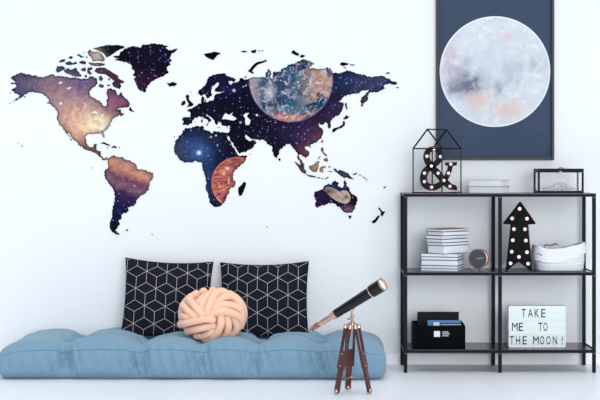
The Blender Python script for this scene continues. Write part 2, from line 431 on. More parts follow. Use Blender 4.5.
# ---------------------------------------------------------------- world map
def C(ox, oy, s, pts): return [(ox + a / s, oy + b / s) for a, b in pts]
NA = [(10.6, 78.1), (14.4, 75.6), (20.6, 72.8), (25.6, 74.4), (33.8, 75.6), (42.5, 77.3), (48.8, 75.6), (53.1, 74.4), (55, 76.3), (60, 76), (63.8, 76.5), (68.8, 78.1), (73.8, 77.5), (80, 78.8),
      (87.5, 78.8), (89.5, 76.3), (92.5, 76.3), (96.9, 78.8), (97.5, 82.5), (95.6, 85.6), (92.5, 88.1), (89.4, 92.5), (90.3, 96), (96, 98.9), (100, 101.3), (103.1, 105.6), (105.6, 106.3), (106.9, 103.1), (106, 100.5),
      (108.1, 98.8), (106.9, 94.4), (107.5, 89.4), (111.9, 88.8), (116.3, 91.3), (116.9, 94.4), (119.4, 95), (121.3, 91.9), (123.8, 96.3), (126, 98.6), (130.6, 103.8), (129.4, 106.3), (123.8, 107.4), (117.5, 108.3), (116.3, 110.6),
      (120.8, 109.2), (121.9, 113.1), (125, 113.6), (121.3, 116.3), (119.5, 115), (115, 117.5), (110, 123.1), (109.4, 126.3), (103.1, 131.9), (104.2, 138.1), (102.3, 134.2), (97.5, 133.1), (91.3, 133.8), (86.9, 135.2),
      (85, 137), (86.3, 143), (89.3, 147.5), (92.3, 147.5), (93.8, 144.3), (96.5, 143.6), (95.8, 149.4), (100.8, 151.0), (100.6, 155.8), (104.3, 158.6), (106.5, 157), (108.3, 158.5), (107.5, 160), (104.3, 160.5), (99.3, 157), (95.3, 153.2), (90.8, 150.9),
      (87, 149.8), (78, 145.3), (76.5, 141.5), (72.5, 138.2), (70.5, 134.3), (67.8, 132.2), (71.9, 140.8), (70.6, 140.3), (66.3, 133.2), (63.1, 128.6), (58.8, 123.8), (57.3, 120), (57.5, 115), (56.9, 110.6), (52.5, 106.3), (48.8, 101.5), (47.6, 98),
      (43.8, 95), (38.8, 92.5), (31.9, 91.9), (28.9, 91.9), (25.6, 94.2), (22.5, 96.9), (17.5, 100.2), (12.5, 101.9), (15.4, 99.6), (18.8, 97.7), (20.6, 95), (16.3, 93.8), (11.3, 90), (14.4, 88.1), (16.9, 86.3), (15.6, 84.6), (10, 83.2), (15.6, 82.3), (12.5, 79.4)]
NAH = [[(90.6, 113.1), (94.4, 110.6), (98.8, 112.5), (96.9, 113.8), (93.1, 113.1)], [(96.7, 118.1), (97.3, 115), (98.7, 115), (98.1, 118.1)], [(100, 113.8), (103.8, 114.4), (103.1, 116.9), (101.3, 115.6)],
       [(101.9, 119.6), (108.1, 116.3), (107, 117.8)], [(83.8, 102.3), (85.3, 103.1), (86.9, 108.1), (85.6, 107.5)], [(58.1, 83.1), (60.5, 81.5), (63.1, 81.7), (60.5, 84.4)], [(66, 88.8), (69, 87.2), (72, 87.3), (69.5, 89.2)]]
SA = [(108.3, 158.8), (111, 156.5), (114.3, 155), (116.3, 156.5), (121.5, 156.8), (126, 159.5), (131.3, 161.8), (136.3, 165), (136.6, 168.5), (145, 170), (153, 173), (153.8, 177), (149.5, 182.5), (148.8, 188.8), (143.8, 194.5), (139.5, 196.3),
      (136.3, 202.5), (132.5, 206.3), (127.5, 207), (129.5, 210.5), (125, 213), (121.3, 215), (122, 217.5), (118.8, 220), (119.5, 225), (117, 228.8), (115.4, 231), (120.5, 234.5), (115, 234.2), (110.5, 229.5), (110, 225), (112, 217.5), (113, 208.8),
      (115, 197.5), (113.8, 190), (108.8, 183.8), (105, 176.3), (104.5, 171.3), (107.5, 168.8), (108, 163.8)]
GR = [(120.8, 51.6), (125.5, 48.5), (133.2, 46.2), (140.2, 47.7), (141.8, 45.4), (150.3, 43.9), (159.6, 43.9), (168.9, 46.2), (163.5, 47.9), (169.7, 50.1), (178.2, 48.5), (176.6, 50.5), (171.2, 54.7), (169.7, 57.8), (172, 60.1), (168.9, 62.5),
      (170.7, 64.8), (166.6, 67.9), (168.6, 72.5), (163.5, 76.4), (157.3, 78.7), (150.3, 82.6), (147.2, 86.5), (144.9, 92.4), (140.2, 90.4), (136.3, 84.9), (134, 79.5), (136.3, 77.2), (132.5, 74.9), (134.8, 71.8), (132.5, 69.4), (130.9, 64.8),
      (126.3, 61.7), (120.8, 61.4), (114.6, 60.1), (119.3, 58.7), (113.1, 56.9), (119.3, 55.3)]
EA = [(187.3, 110), (191.9, 108.8), (195.6, 105.6), (201.3, 102.5), (201.3, 98.8), (203.1, 96.3), (204.4, 98.1), (203.8, 101.3), (206.9, 102.3), (211.3, 100.6), (213.1, 100.6), (214.4, 98.1), (215, 95), (218.8, 93.8), (223.3, 92.7), (223.1, 91.3), (216.3, 91.9), (214.4, 90.6),
      (215.6, 88.1), (218.8, 85), (218.8, 82.5), (215.6, 83.8), (211.9, 87.5), (211.3, 90), (211.9, 94.4), (209.4, 98.1), (206.9, 98.8), (205, 94.4), (200.6, 95.6), (198.1, 93.1), (198.8, 90), (203.8, 86.3), (207, 81.6), (208.1, 78.5), (212.5, 75.4), (217.5, 73.7),
      (223.8, 73.3), (228.8, 76.3), (235.6, 78.8), (235, 81.3), (228.4, 80.9), (230.9, 85.2), (233, 82.6), (238.8, 81.3), (240.6, 78.1), (244.4, 80), (248.8, 78.8), (255, 77.5), (262.5, 76.9), (265.6, 77.5), (265.6, 73.8), (268.8, 68.8), (271.3, 71.3), (270.4, 77.5), (271.9, 78.8),
      (273.1, 75), (273.3, 71.9), (280.5, 71.8), (281.3, 68.7), (286.7, 67.1), (288.2, 64.5), (296, 63.2), (303, 59.4), (311.5, 61.7), (314.3, 63.2), (311.5, 66), (309, 68.1), (316.1, 68.7), (324.7, 69.4), (326.2, 67.6), (330.9, 68.7), (332.6, 73.2), (340.8, 72.8),
      (346.3, 70.2), (353.2, 72), (359.4, 74.4), (365.6, 75.1), (367.2, 76.7), (373.4, 76.7), (381.1, 75.9), (387.3, 78.2), (393.5, 81.3), (397.4, 83.2), (395.1, 84.8), (389.7, 83.2), (385.8, 84.4), (383.5, 85.8), (385.5, 88.3), (376.5, 92.2), (370.3, 92.2), (367.4, 96.1), (368, 99.2),
      (361.8, 106.6), (360.2, 101.5), (362.5, 96.8), (366, 93), (368.7, 89.4), (361.8, 90.6), (359.4, 93.7), (354.8, 93.7), (348.6, 94.5), (343.9, 96.8), (338.5, 101.5), (343.1, 102.5), (343.1, 108.1), (340, 113.8), (333.8, 118.1), (330, 121.3), (331.3, 125), (330.6, 128.1), (328.5, 128.5),
      (328.1, 124.4), (325.6, 121.9), (323.8, 124.6), (320, 124.4), (318.8, 122.7), (319, 125.4), (320.6, 127.5), (323.1, 131.3), (322.5, 135.3), (320.6, 138.8), (316.9, 141.9), (310.6, 145), (306.3, 146.3), (304.4, 148.1), (308.8, 151.3), (308.8, 155.6), (305, 158.1), (301.9, 155), (299, 153.8),
      (299.4, 158.8), (302.5, 161.9), (303.1, 166.3), (300, 163.1), (297.5, 158.1), (297.3, 152.5), (294.4, 149.4), (290.3, 143.4), (285.6, 145), (280, 150), (278.1, 155), (276, 158.8), (273.1, 153.8), (271.5, 145.6), (268.8, 144.4), (264.4, 140.2), (256.3, 139.8), (253.2, 139),
      (250, 138.1), (246.9, 135), (244.4, 134), (245.6, 137.5), (248.1, 140.3), (251.3, 140.8), (252.8, 139.8), (256.5, 142.8), (253.8, 146.9), (246.9, 151.3), (239.4, 153.8), (237.5, 150.6), (232.5, 142.5), (228.5, 135.6),
      # africa
      (227.3, 136.6), (231.3, 144.4), (236.3, 151.9), (238.8, 155.6), (247.3, 155.6), (244.5, 161.8), (234.8, 170.8), (232.5, 176), (235.5, 182.8), (234.8, 185.8), (229.5, 189.5), (229.2, 193.3), (226.5, 196.3), (225.8, 200.8), (220.5, 206), (213.8, 206.8), (210.8, 203.8), (207.8, 193.3),
      (205.5, 186.5), (206.7, 182), (204.8, 174.5), (202.5, 169.3), (202.3, 163.5), (195, 160.6), (190.6, 162.5), (183.8, 162.5), (178.1, 157.5), (174.4, 152.5), (174.4, 146.3), (175.6, 140.6), (181.3, 133.8), (185.6, 127.7), (190, 128.1), (195.6, 126.2), (203.1, 126), (203.8, 129.4), (213.1, 133.1),
      (214.4, 131), (221.3, 132.3), (225, 132.5), (228, 133), (229.6, 131.5), (230, 125.6), (226.3, 126.4), (221.9, 125.4), (221, 122), (218.4, 121.4), (218, 124), (216.3, 125), (212.5, 118.1), (206.9, 113.8), (206.1, 115.6), (211.5, 119.8), (209.5, 121.6), (207.8, 124.4), (208.6, 121.3), (203.1, 116.9), (198.1, 116.9),
      (193.8, 119.4), (191.3, 123.8), (187.5, 125.6), (183.1, 125.2), (182.8, 117.3), (190.6, 116.9), (190.6, 113.1)]
EAH = [[(221.9, 119.4), (223.8, 115.2), (225.6, 112.8), (228.8, 115), (233.3, 112.1), (231.6, 115), (236.9, 118.8), (233.8, 120.6), (226.9, 119.3)],
       [(243.1, 115.6), (245.6, 113.1), (249.4, 112.8), (246.9, 116.3), (250.6, 120), (249.4, 125), (245.6, 125), (245, 121.3), (245.4, 118.6)], [(255.6, 114.4), (257.5, 113.6), (258.3, 115.6), (256.3, 116.5)]]
ISL = [
 [(55.6, 70.6), (56.9, 66.3), (62.5, 66), (65.6, 68.1), (61.9, 70.6), (58.1, 72.8)],
 [(63.8, 70), (68.8, 68.1), (70.6, 70), (76.3, 67.6), (78, 71.3), (81.9, 76), (75.6, 76.9), (71.3, 75), (65.6, 73.1)],
 [(58.8, 61.9), (61.9, 59.4), (65.6, 59.4), (64.4, 61.9), (59.4, 62.5)], [(65, 62.5), (70, 61.3), (72.5, 63.1), (76.3, 61.5), (77.1, 63.8), (70.6, 65), (66.3, 64.6)],
 [(68.1, 58.1), (70.6, 56), (73.1, 56.9), (71.3, 59)], [(76.9, 55), (78.8, 54), (83.8, 56.9), (81.3, 57.8)], [(78.8, 62.5), (82.5, 60.6), (86.3, 61.9), (85.6, 64.4), (81.3, 63.8)],
 [(80.6, 68.8), (85.6, 67.5), (86.3, 70.6), (82.5, 71.3)], [(87.5, 68.1), (91.9, 66.9), (92.5, 69.4), (89.4, 70.6), (91.9, 73.6), (90.0, 74.9), (87.5, 73.1)], [(84.4, 75.3), (87.2, 75), (87.2, 77.3), (85, 77.6)],
 [(83.3, 52.6), (84.5, 52.4), (84.3, 53.6)], [(85.5, 56.3), (88, 57), (87, 58.3)],
 [(87.5, 51.9), (90, 49.4), (92.5, 51.9), (98.1, 52), (101.3, 53.8), (103.3, 56.3), (105, 60), (102.5, 61.5), (97.5, 60.6), (93.1, 61.5), (91.3, 57.3), (88.8, 55.4)],
 [(88.1, 62.5), (93.1, 62.9), (100, 63.1), (105, 63.6), (104.4, 65.6), (97.5, 66), (91.3, 65.4)],
 [(93.1, 48.8), (98.8, 46.9), (105, 45.6), (110, 45), (119.3, 45.2), (125.5, 47), (120.3, 49.2), (114.6, 52.8), (110, 56.1), (106.5, 57.3), (104.1, 53.5), (98.8, 50.8)],
 [(94.4, 71.3), (96.3, 68.1), (100, 67.5), (105.6, 68.1), (110, 70.6), (115, 73.8), (118.1, 75.6), (118.1, 78.1), (122.5, 80.6), (124.8, 81.5), (122.5, 83.4), (120, 83.1), (121.3, 86.3), (119.4, 89), (113.1, 86.3), (111.9, 83.1), (114.4, 81.3), (110, 77.5), (105.6, 74.4), (101.3, 73.9), (97.5, 73.4)],
 [(98.7, 77), (101.3, 75.6), (103.1, 78.1), (101.9, 81), (99.3, 80.4)], [(98.5, 85.6), (100, 83.8), (103.8, 85), (104, 87), (101, 88)], [(106.9, 85), (110, 84.3), (110, 85.8), (107.5, 86.1)], [(107.5, 78.8), (110, 78.2), (109.8, 80.8)],
 [(166.6, 82.2), (169.7, 83.3), (173.5, 82), (177.4, 83.7), (174.3, 86.2), (169.7, 86.7), (168.1, 84.6)],
 [(99.8, 143.6), (103.5, 142.1), (110.5, 145), (108.8, 146), (103.5, 143.9)], [(111, 147.4), (114, 145.7), (117.5, 147.2), (115.5, 148.2)], [(118.9, 147), (120.4, 147.1), (119.6, 148.2)], [(106.8, 147.3), (108.5, 147.5), (107.6, 148.6)],
 [(92, 167.5), (93.2, 167.4), (92.8, 168.8)], [(17.8, 143.2), (19.2, 143.4), (18.6, 144.2)], [(21.3, 145.2), (23, 146), (22.2, 147.2)], [(125.8, 229.4), (128.4, 229.3), (127.8, 230.8), (126, 230.6)], [(151.2, 233.6), (153, 234.2), (152.3, 235.2)],
 [(185.6, 95.6), (188.1, 94.4), (189.4, 96.3), (188.8, 98.8), (190.6, 101.3), (193.8, 104.4), (191.9, 106.3), (186.9, 106.9), (188.8, 103.8), (187, 100.5)], [(181, 104.8), (182.5, 101.3), (185.6, 101), (185.6, 103.8), (182.5, 105.8)],
 [(190, 91.5), (191.2, 91.3), (190.8, 92.6)], [(204.8, 99.8), (206.4, 99.6), (206, 101.4), (205, 101.2)],
 C(215, 45, 8, [(262, 212), (290, 178), (315, 152), (345, 134), (415, 120), (412, 133), (350, 153), (322, 178), (297, 205), (315, 230), (285, 222)]),
 C(160, 30, 2.5, [(110, 60), (124, 57), (135, 54), (152, 58), (142, 65), (134, 75), (124, 72), (114, 66)]),
 C(215, 45, 8, [(208, 52), (225, 46), (262, 50), (240, 60), (222, 58)]), C(215, 45, 8, [(285, 50), (305, 42), (330, 36), (325, 62), (308, 66)]), C(215, 45, 8, [(338, 48), (358, 44), (357, 52)]), C(215, 45, 8, [(366, 46), (386, 42), (384, 52)]),
 C(215, 45, 8, [(195, 268), (215, 262), (214, 284), (200, 285)]), C(215, 45, 8, [(232, 256), (250, 248), (250, 258), (238, 264)]),
 C(265, 40, 6.453, [(168, 80), (185, 64), (198, 76), (222, 92), (214, 102), (188, 94)]), C(265, 40, 6.453, [(222, 106), (240, 94), (262, 103), (240, 116)]),
 C(330, 55, 6.453, [(64, 62), (72, 48), (100, 50), (122, 54), (112, 66), (78, 70)]), C(330, 55, 6.453, [(126, 60), (160, 62), (156, 68), (130, 66)]), C(330, 55, 6.453, [(84, 76), (105, 82), (100, 88)]), C(330, 55, 6.453, [(356, 118), (370, 112), (388, 114), (380, 122)]), C(330, 55, 6.453, [(424, 205), (446, 210), (436, 216)]),
 C(300, 95, 8, [(359, 65), (373, 65), (381, 112), (372, 120), (364, 95)]), C(300, 95, 8, [(343, 187), (360, 178), (366, 160), (396, 174), (378, 190), (352, 194)]), C(300, 95, 8, [(342, 208), (358, 212), (357, 246), (338, 262), (300, 272), (262, 302), (257, 284), (268, 266), (312, 256), (340, 238)]),
 C(300, 95, 8, [(168, 378), (178, 358), (187, 362), (178, 386)]), C(290, 135, 8, [(148, 90), (168, 86), (162, 103)]), C(290, 135, 8, [(248, 104), (264, 98), (270, 122), (264, 138), (250, 130)]), C(290, 135, 8, [(256, 140), (268, 138), (292, 155), (296, 172), (282, 166), (268, 152)]),
 C(290, 135, 8, [(268, 190), (298, 182), (306, 205), (288, 214), (268, 202)]), C(290, 135, 8, [(222, 190), (244, 166), (240, 180), (228, 194)]), C(290, 135, 8, [(150, 250), (165, 246), (190, 236), (215, 208), (240, 212), (228, 230), (230, 250), (214, 297), (182, 294), (160, 277)]),
 C(290, 135, 8, [(32, 214), (52, 218), (90, 248), (130, 288), (122, 314), (86, 288), (62, 248)]), C(290, 135, 8, [(122, 314), (160, 320), (207, 330), (205, 342), (150, 332)]), C(290, 135, 8, [(214, 338), (242, 338), (240, 346), (218, 346)]), C(290, 135, 8, [(246, 350), (268, 342), (262, 354)]),
 C(290, 135, 8, [(278, 352), (305, 333), (309, 338), (284, 357)]), C(290, 135, 8, [(238, 264), (252, 252), (288, 250), (284, 262), (258, 270), (268, 288), (264, 304), (252, 288), (244, 300), (236, 286)]), C(290, 135, 8, [(308, 248), (324, 253), (315, 267)]), C(290, 135, 8, [(300, 288), (322, 289), (342, 290), (325, 297)]),
 C(330, 150, 8, [(24, 150), (46, 148), (60, 172), (75, 158), (115, 170), (150, 190), (165, 212), (192, 236), (165, 231), (135, 218), (115, 224), (88, 208), (60, 184), (40, 172)]), C(330, 150, 8, [(178, 190), (198, 190), (214, 176), (214, 192), (192, 202)]), C(330, 150, 8, [(228, 192), (250, 204), (238, 206)]), C(330, 150, 8, [(258, 208), (286, 224), (276, 228)]), C(330, 150, 8, [(284, 226), (302, 242), (292, 242)]),
 C(330, 150, 8, [(426, 298), (440, 290), (442, 304), (432, 308)]), C(330, 150, 8, [(442, 290), (452, 286), (450, 294)]),
 C(305, 175, 8, [(342, 320), (356, 328), (374, 324), (368, 345), (356, 352)]),
 C(345, 190, 8, [(266, 142), (276, 140), (293, 163), (302, 172), (322, 172), (300, 210), (282, 200), (289, 182)]), C(345, 190, 8, [(213, 252), (240, 234), (262, 203), (281, 208), (262, 237), (240, 264), (220, 266)]),
 C(195, 155, 6.667, [(290, 215), (310, 200), (328, 176), (342, 190), (327, 240), (312, 270), (295, 272), (288, 245)]), C(260, 115, 8, [(147, 352), (158, 342), (167, 362), (154, 370)]), [(266, 226.3), (267.6, 226.5), (267, 227.6)], [(173.6, 136), (175.2, 136.3), (174.4, 137.2)],
 [(249.3, 153.8), (250.8, 154), (250, 154.8)], C(80, 90, 8, [(392, 152), (404, 134), (412, 154), (438, 176), (418, 172), (396, 166)]), [(47, 102), (48.3, 102.5), (49, 104), (47.7, 103.6)], [(9.3, 103), (10.8, 102.6), (10, 103.8)], [(9.8, 92.5), (11, 92.3), (10.6, 93.6)],
 [(24, 96.8), (25.8, 95.8), (25, 97.8)], [(217.2, 127.2), (220.2, 127), (219, 128)], [(226.5, 127.5), (228.2, 127.3), (227.2, 128.6)], [(205.5, 124.6), (208.2, 124.2), (207.5, 125.9)], [(201, 119.9), (202.8, 119.7), (202.4, 122.8), (201.2, 122.6)], [(201.4, 118), (202.4, 117.9), (202.1, 119.3)], [(194.8, 121.7), (196.3, 121.6), (195.6, 122.6)],
]
AU = C(305, 175, 8, [(70, 160), (75, 140), (110, 125), (146, 108), (150, 90), (185, 68), (205, 80), (215, 60), (235, 45), (270, 60), (262, 80), (288, 100), (306, 102), (314, 45), (326, 45), (336, 90), (355, 105), (370, 145), (400, 165), (419, 195), (410, 235), (385, 290), (345, 302), (305, 292), (285, 265), (275, 250), (262, 255), (250, 236), (215, 222), (170, 232), (125, 250), (95, 262), (82, 248), (90, 215)])

def rough_line(pts, amp, step):
    out = []
    n = len(pts)
    for i in range(n):
        a = Vector(pts[i]); b = Vector(pts[(i + 1) % n]); L = (b - a).length
        k = max(1, int(L / step)); nn = Vector((-(b - a).y, (b - a).x)) / max(L, 1e-6)
        for j in range(k):
            p = a.lerp(b, j / k)
            if j: p = p + nn * random.uniform(-amp, amp)
            out.append((p.x, p.y))
    return out
def signed(p): return sum(p[i][0] * p[(i + 1) % len(p)][1] - p[(i + 1) % len(p)][0] * p[i][1] for i in range(len(p))) / 2
TH = .003
def land(name, outer, holes=(), amp=.8, step=1.2, rimw=2.4, parent=None, label=None, rim_holes=True, mat=None):
    loops = [rough_line(outer, amp, step)] + [rough_line(h, amp * .3, 2) for h in holes]
    if signed(loops[0]) < 0: loops[0].reverse()
    for h in loops[1:]:
        if signed(h) > 0: h.reverse()
    w = lambda p, yy: (XX(p[0], WALL), yy, ZZ(p[1], WALL))
    bm = bmesh.new(); lay = bm.verts.layers.float.new('rim')
    flat = [p for l in loops for p in l]
    fr = [bm.verts.new(w(p, WALL - TH)) for p in flat]; bk = [bm.verts.new(w(p, WALL)) for p in flat]
    for tri in tessellate_polygon([[Vector((p[0], p[1], 0)) for p in l] for l in loops]):
        vs = [fr[i] for i in tri]
        try: f = bm.faces.new(vs)
        except ValueError: continue
        f.normal_update()
        if f.normal.y > 0: f.normal_flip()
    segs = []; o = 0
    for l in loops:
        n = len(l)
        for i in range(n): segs.append((l[i], l[(i + 1) % n], o + i, o + (i + 1) % n))
        o += n
    o = 0
    for li, l in enumerate(loops):
        n = len(l)
        inner = []
        for i in range(n):
            f = bm.faces.new((fr[o + i], bk[o + i], bk[o + (i + 1) % n], fr[o + (i + 1) % n])); f.material_index = 1
            a = Vector(l[i - 1]); p = Vector(l[i]); b = Vector(l[(i + 1) % n])
            d = ((p - a).normalized() + (b - p).normalized())
            if d.length < 1e-4: d = (b - p)
            nn = Vector((-d.y, d.x)).normalized()      # inward for this winding
            best = 99
            for s0, s1, i0, i1 in segs:                 # how far to the other side
                if o + i in (i0, i1): continue
                ex, ey = s1[0] - s0[0], s1[1] - s0[1]
                den = nn.x * ey - nn.y * ex
                if abs(den) < 1e-9: continue
                tx, ty = s0[0] - p.x, s0[1] - p.y
                t = (tx * ey - ty * ex) / den; u = (tx * nn.y - ty * nn.x) / den
                if t > 1e-4 and 0 <= u <= 1: best = min(best, t)
            q = p + nn * min(rimw, best * .42)
            inner.append((q.x, q.y))
        if li and not rim_holes: o += n; continue
        ov = [bm.verts.new(w(p, WALL - TH - .0002)) for p in l]; iv = [bm.verts.new(w(p, WALL - TH - .0002)) for p in inner]
        for v in ov: v[lay] = 1.
        for i in range(n):
            j = (i + 1) % n
            f = bm.faces.new((ov[i], ov[j], iv[j], iv[i])); f.normal_update()
            if f.normal.y > 0: f.normal_flip()
        o += n
    ob = obj(name, bm, [mat or M_MAP, M_MAPEDGE], parent)
    if label: ob['label'] = label
    return ob
wm = thing('world_map_decal', 'large world map wall decal printed with a starry galaxy, above the blue floor mattress', 'wall decal')
land('continent', NA, NAH, rim_holes=False, parent=wm, label='orange and grey nebula print')
land('continent', SA, parent=wm, label='orange band fading down to dark blue')
land('continent', EA, EAH, parent=wm, label='dark starry print with a blue planet and a red planet')
land('continent', AU, parent=wm, label='dark starry print with a beige rock')
land('island', GR, parent=wm, amp=.7, label='dark purple starry print')
for p in ISL:
    A = abs(signed(p))
    mx_, my_ = sum(q[0] for q in p) / len(p), sum(q[1] for q in p) / len(p)
    pr = (mx_ < 130 and my_ < 92) or (295 < mx_ < 345 and 148 < my_ < 185) or 338 < mx_ < 356 and my_ > 165
    land('island', p, mat=None if pr and A > 3 else M_MAPEDGE, amp=.35 if A > 8 else .12, step=1.5 if A > 8 else 3, rimw=1.5 if A > 15 else 1., parent=wm)

# ---------------------------------------------------------------- poster
pc = P(495.2, 71.5, .315)
t = thing('framed_poster', 'large black-framed moon poster on slate blue, on the wall above the black shelf', 'poster', (pc.x, WALL, pc.z))
hw = 59 * (D0 + .31) / F; hh = 88.5 * (D0 + .31) / F; fw = .016
bm = bmesh.new(); y0, y1 = -.026, -.001
box(bm, -hw, -hw + fw, y0, y1, -hh, hh, .0015); box(bm, hw - fw, hw, y0, y1, -hh, hh, .0015)
box(bm, -hw + fw, hw - fw, y0, y1, -hh, -hh + fw, .0015); box(bm, -hw + fw, hw - fw, y0, y1, hh - fw, hh, .0015)
obj('frame', bm, plain('dark frame', (24, 26, 37), .4, spec=.3), t)
bm = bmesh.new(); box(bm, -hw + fw, hw - fw, -.012, -.002, -hh + fw, hh - fw)
obj('print', bm, M_MOON, t)

# ---------------------------------------------------------------- shelf unit
SD = .30
t = thing('shelf_unit', 'black metal three-tier open shelf standing against the wall on the right', 'shelf', (XX(500, 0), 0, 0))
cx = XX(500, 0)
xl, xr = XX(403.9, 0) - cx, XX(596, 0) - cx
lw = .0178
LV = [.9339, .5247, .1212]
HT = .0182
for X0 in (xl, (XX(498.5, 0) - cx), xr - lw):
    for Y0 in (0, SD - lw):
        bm = bmesh.new()
        box(bm, X0, X0 + lw, Y0, Y0 + lw, .004, LV[0] - HT + .0005, .001)
        o = obj('leg', bm, M_BLACK, t)
        bm = bmesh.new(); box(bm, X0 + .002, X0 + lw - .002, Y0 + .002, Y0 + lw - .002, 0, .005)
        obj('foot_pad', bm, M_BLACK, o)
        if Y0 == 0:
            for z in [v - .009 - .012 for v in LV]:
                bm = bmesh.new()
                lathe(bm, [(0, .0015), (.0022, .0012), (.0026, 0)], 10, Matrix.Translation((X0 + lw / 2, -.0001, z)) @ Matrix.Rotation(PI / 2, 4, 'X'))
                obj('bolt', bm, M_SIDE, o)
for i, z in enumerate(LV):
    bm = bmesh.new()
    if i == 0:
        box(bm, xl, xr, 0, SD, z - .004, z, .0006)
        for a, b in ((0, lw), (SD - lw, SD)): box(bm, xl, xr, a, b, z - HT, z - .004, 0, 1)
        for a, b in ((xl, xl + lw), (xr - lw, xr)): box(bm, a, b, lw, SD - lw, z - HT, z - .004, 0, 1)
    else:
        box(bm, xl + lw, xr - lw, .002, SD - .002, z - .004, z, .0006)
        for a, b in ((.002, .006), (SD - .006, SD - .002)): box(bm, xl + lw, xr - lw, a, b, z - HT, z - .004, 0, 1)
        for a, b in ((xl + .001, xl + .005), (xr - .005, xr - .001)): box(bm, a, b, lw, SD - lw, z - HT, z, 0, 1)
    obj('shelf_board', bm, [M_BOARD, M_BLACK], t)
TOP, MID, LOW = LV

# ---------------------------------------------------------------- futon mattress
mx0, mx1 = XX(-3, -.2), XX(387, -.2)
my0, my1 = -.255, .315
mcx, mcy = (mx0 + mx1) / 2, (my0 + my1) / 2
hx, hy = (mx1 - mx0) / 2, (my1 - my0) / 2
grooves = [XX(q, -.2) - mcx for q in (70, 142, 203, 260, 322)]
tufts = [(q, -.045) for q in grooves] + [(q + .012, .15) for q in grooves]
def futon(a, b, c):
    """a,b,c in -1..1 on the cube's skin -> point on the mattress, base at z=0"""
    H = .168; r = .062
    p = Vector((a * hx, b * hy, (c + 1) / 2 * H))
    q = Vector((max(-hx + r, min(hx - r, p.x)), max(-hy + r, min(hy - r, p.y)), max(r, min(H - r, p.z))))
    d = p - q
    if d.length > 1e-6:
        # keep the spread of the skin while rounding it
        d = d.normalized() * r
    p = q + d
    n = d.normalized() if d.length > 0 else Vector((0, 0, 1))
    X, Y, Z = p
    top = max(0, min(1, (Z - .05) / .1))
    gx = 0; near = 9
    for g_ in grooves:
        e = abs(X - g_ - .012 * (Y / hy)); near = min(near, e)
    gx = math.exp(-(near / .035) ** 2); soft = math.exp(-(near / .085) ** 2)
    tf = 0
    for tx, ty in tufts:
        d2 = (X - tx) ** 2 + (Y - ty) ** 2
        tf = max(tf, math.exp(-d2 / .045 ** 2) + .35 * math.exp(-d2 / .1 ** 2))
    rowg = max(math.exp(-((Y + .045) / .06) ** 2), math.exp(-((Y - .15) / .05) ** 2))
    edge = max(0, 1 - abs(X) / hx)
    endk = min(1, edge / .12)
    puff = .040 * (1 - .55 * soft) * (1 - .25 * rowg) - .036 * tf - .014 * gx
    puff *= .35 + .65 * endk
    wr = noise.noise(Vector((X * 5, Y * 6, Z * 7))) * .007 + noise.noise(Vector((X * 30, Y * 10 + 5, Z * 14))) * .0035 * (.5 + 1.4 * soft)
    p = p + Vector((0, 0, 1)) * top * puff * max(0, n.z * .6 + .4)
    side = 1 - abs(n.z)
    mid = math.sin(PI * max(0, min(1, Z / .19)))
    bulge = .020 * (1 - soft) * mid - .022 * gx * (.3 + .7 * mid)
    p = p + Vector((0, (1 if n.y > 0 else -1) * abs(n.y) * bulge, 0)) + n * wr * (0 if Z < .01 else 1)
    # folds gathered by the tufts and along the front grooves
    fold = 0
    for tx, ty in tufts:
        dx, dy = X - tx, Y - ty; dd_ = math.hypot(dx, dy)
        fold += math.exp(-(dd_ / .085) ** 2) * math.sin(math.atan2(dy, dx) * 7 + tx * 40 + noise.noise(Vector((X * 9, Y * 9, tx))) * 3) * .013 * min(1, dd_ / .02)
    ff = noise.noise(Vector((X * 34 + Z * 9, 3.1, Z * 4))) * .028 * (.25 + soft) * abs(n.y) + noise.noise(Vector((X * 60 - Z * 20, 7.1, Z * 9))) * .014 * soft * abs(n.y)
    p = p + n * (fold * top * max(0, n.z) + ff * mid)
    # rounder, thinner ends at left and right
    if abs(X) > hx - .36:
        k = (abs(X) - hx + .36) / .36
        p.z *= 1 - (.20 if X < 0 else .14) * k * k
    if p.y > .0 and p.y > hy - .012: p.y = hy - .012 + (p.y - hy + .012) * .1
    p.z = max(.001, p.z)
    return p
bm = bmesh.new(); NX, NY, NZ = 420, 84, 30
cache = {}
def fv(i, j, k):
    if (i, j, k) not in cache: cache[(i, j, k)] = bm.verts.new(futon(2 * i / NX - 1, 2 * j / NY - 1, 2 * k / NZ - 1))
    return cache[(i, j, k)]
for i in range(NX):
    for j in range(NY):
        bm.faces.new((fv(i, j, NZ), fv(i + 1, j, NZ), fv(i + 1, j + 1, NZ), fv(i, j + 1, NZ)))
        bm.faces.new((fv(i, j, 0), fv(i, j + 1, 0), fv(i + 1, j + 1, 0), fv(i + 1, j, 0)))
for i in range(NX):
    for k in range(NZ):
        bm.faces.new((fv(i, 0, k), fv(i + 1, 0, k), fv(i + 1, 0, k + 1), fv(i, 0, k + 1)))
        bm.faces.new((fv(i, NY, k), fv(i, NY, k + 1), fv(i + 1, NY, k + 1), fv(i + 1, NY, k)))
for j in range(NY):
    for k in range(NZ):
        bm.faces.new((fv(0, j, k), fv(0, j, k + 1), fv(0, j + 1, k + 1), fv(0, j + 1, k)))
        bm.faces.new((fv(NX, j, k), fv(NX, j + 1, k), fv(NX, j + 1, k + 1), fv(NX, j, k + 1)))
fm = thing('floor_mattress', 'long tufted blue futon mattress lying on the floor against the wall', 'mattress', (mcx, mcy, 0), math.radians(-1.0))
fo = obj('mattress_body', bm, M_FUTON, fm, smooth=True)
bm = bmesh.new()
tube(bm, [futon(-.97 + 1.94 * i / 200, -1, .62) + Vector((0, -.0005, 0)) for i in range(201)], .0013, 6)
obj('seam', bm, M_SEAM, fm, True)
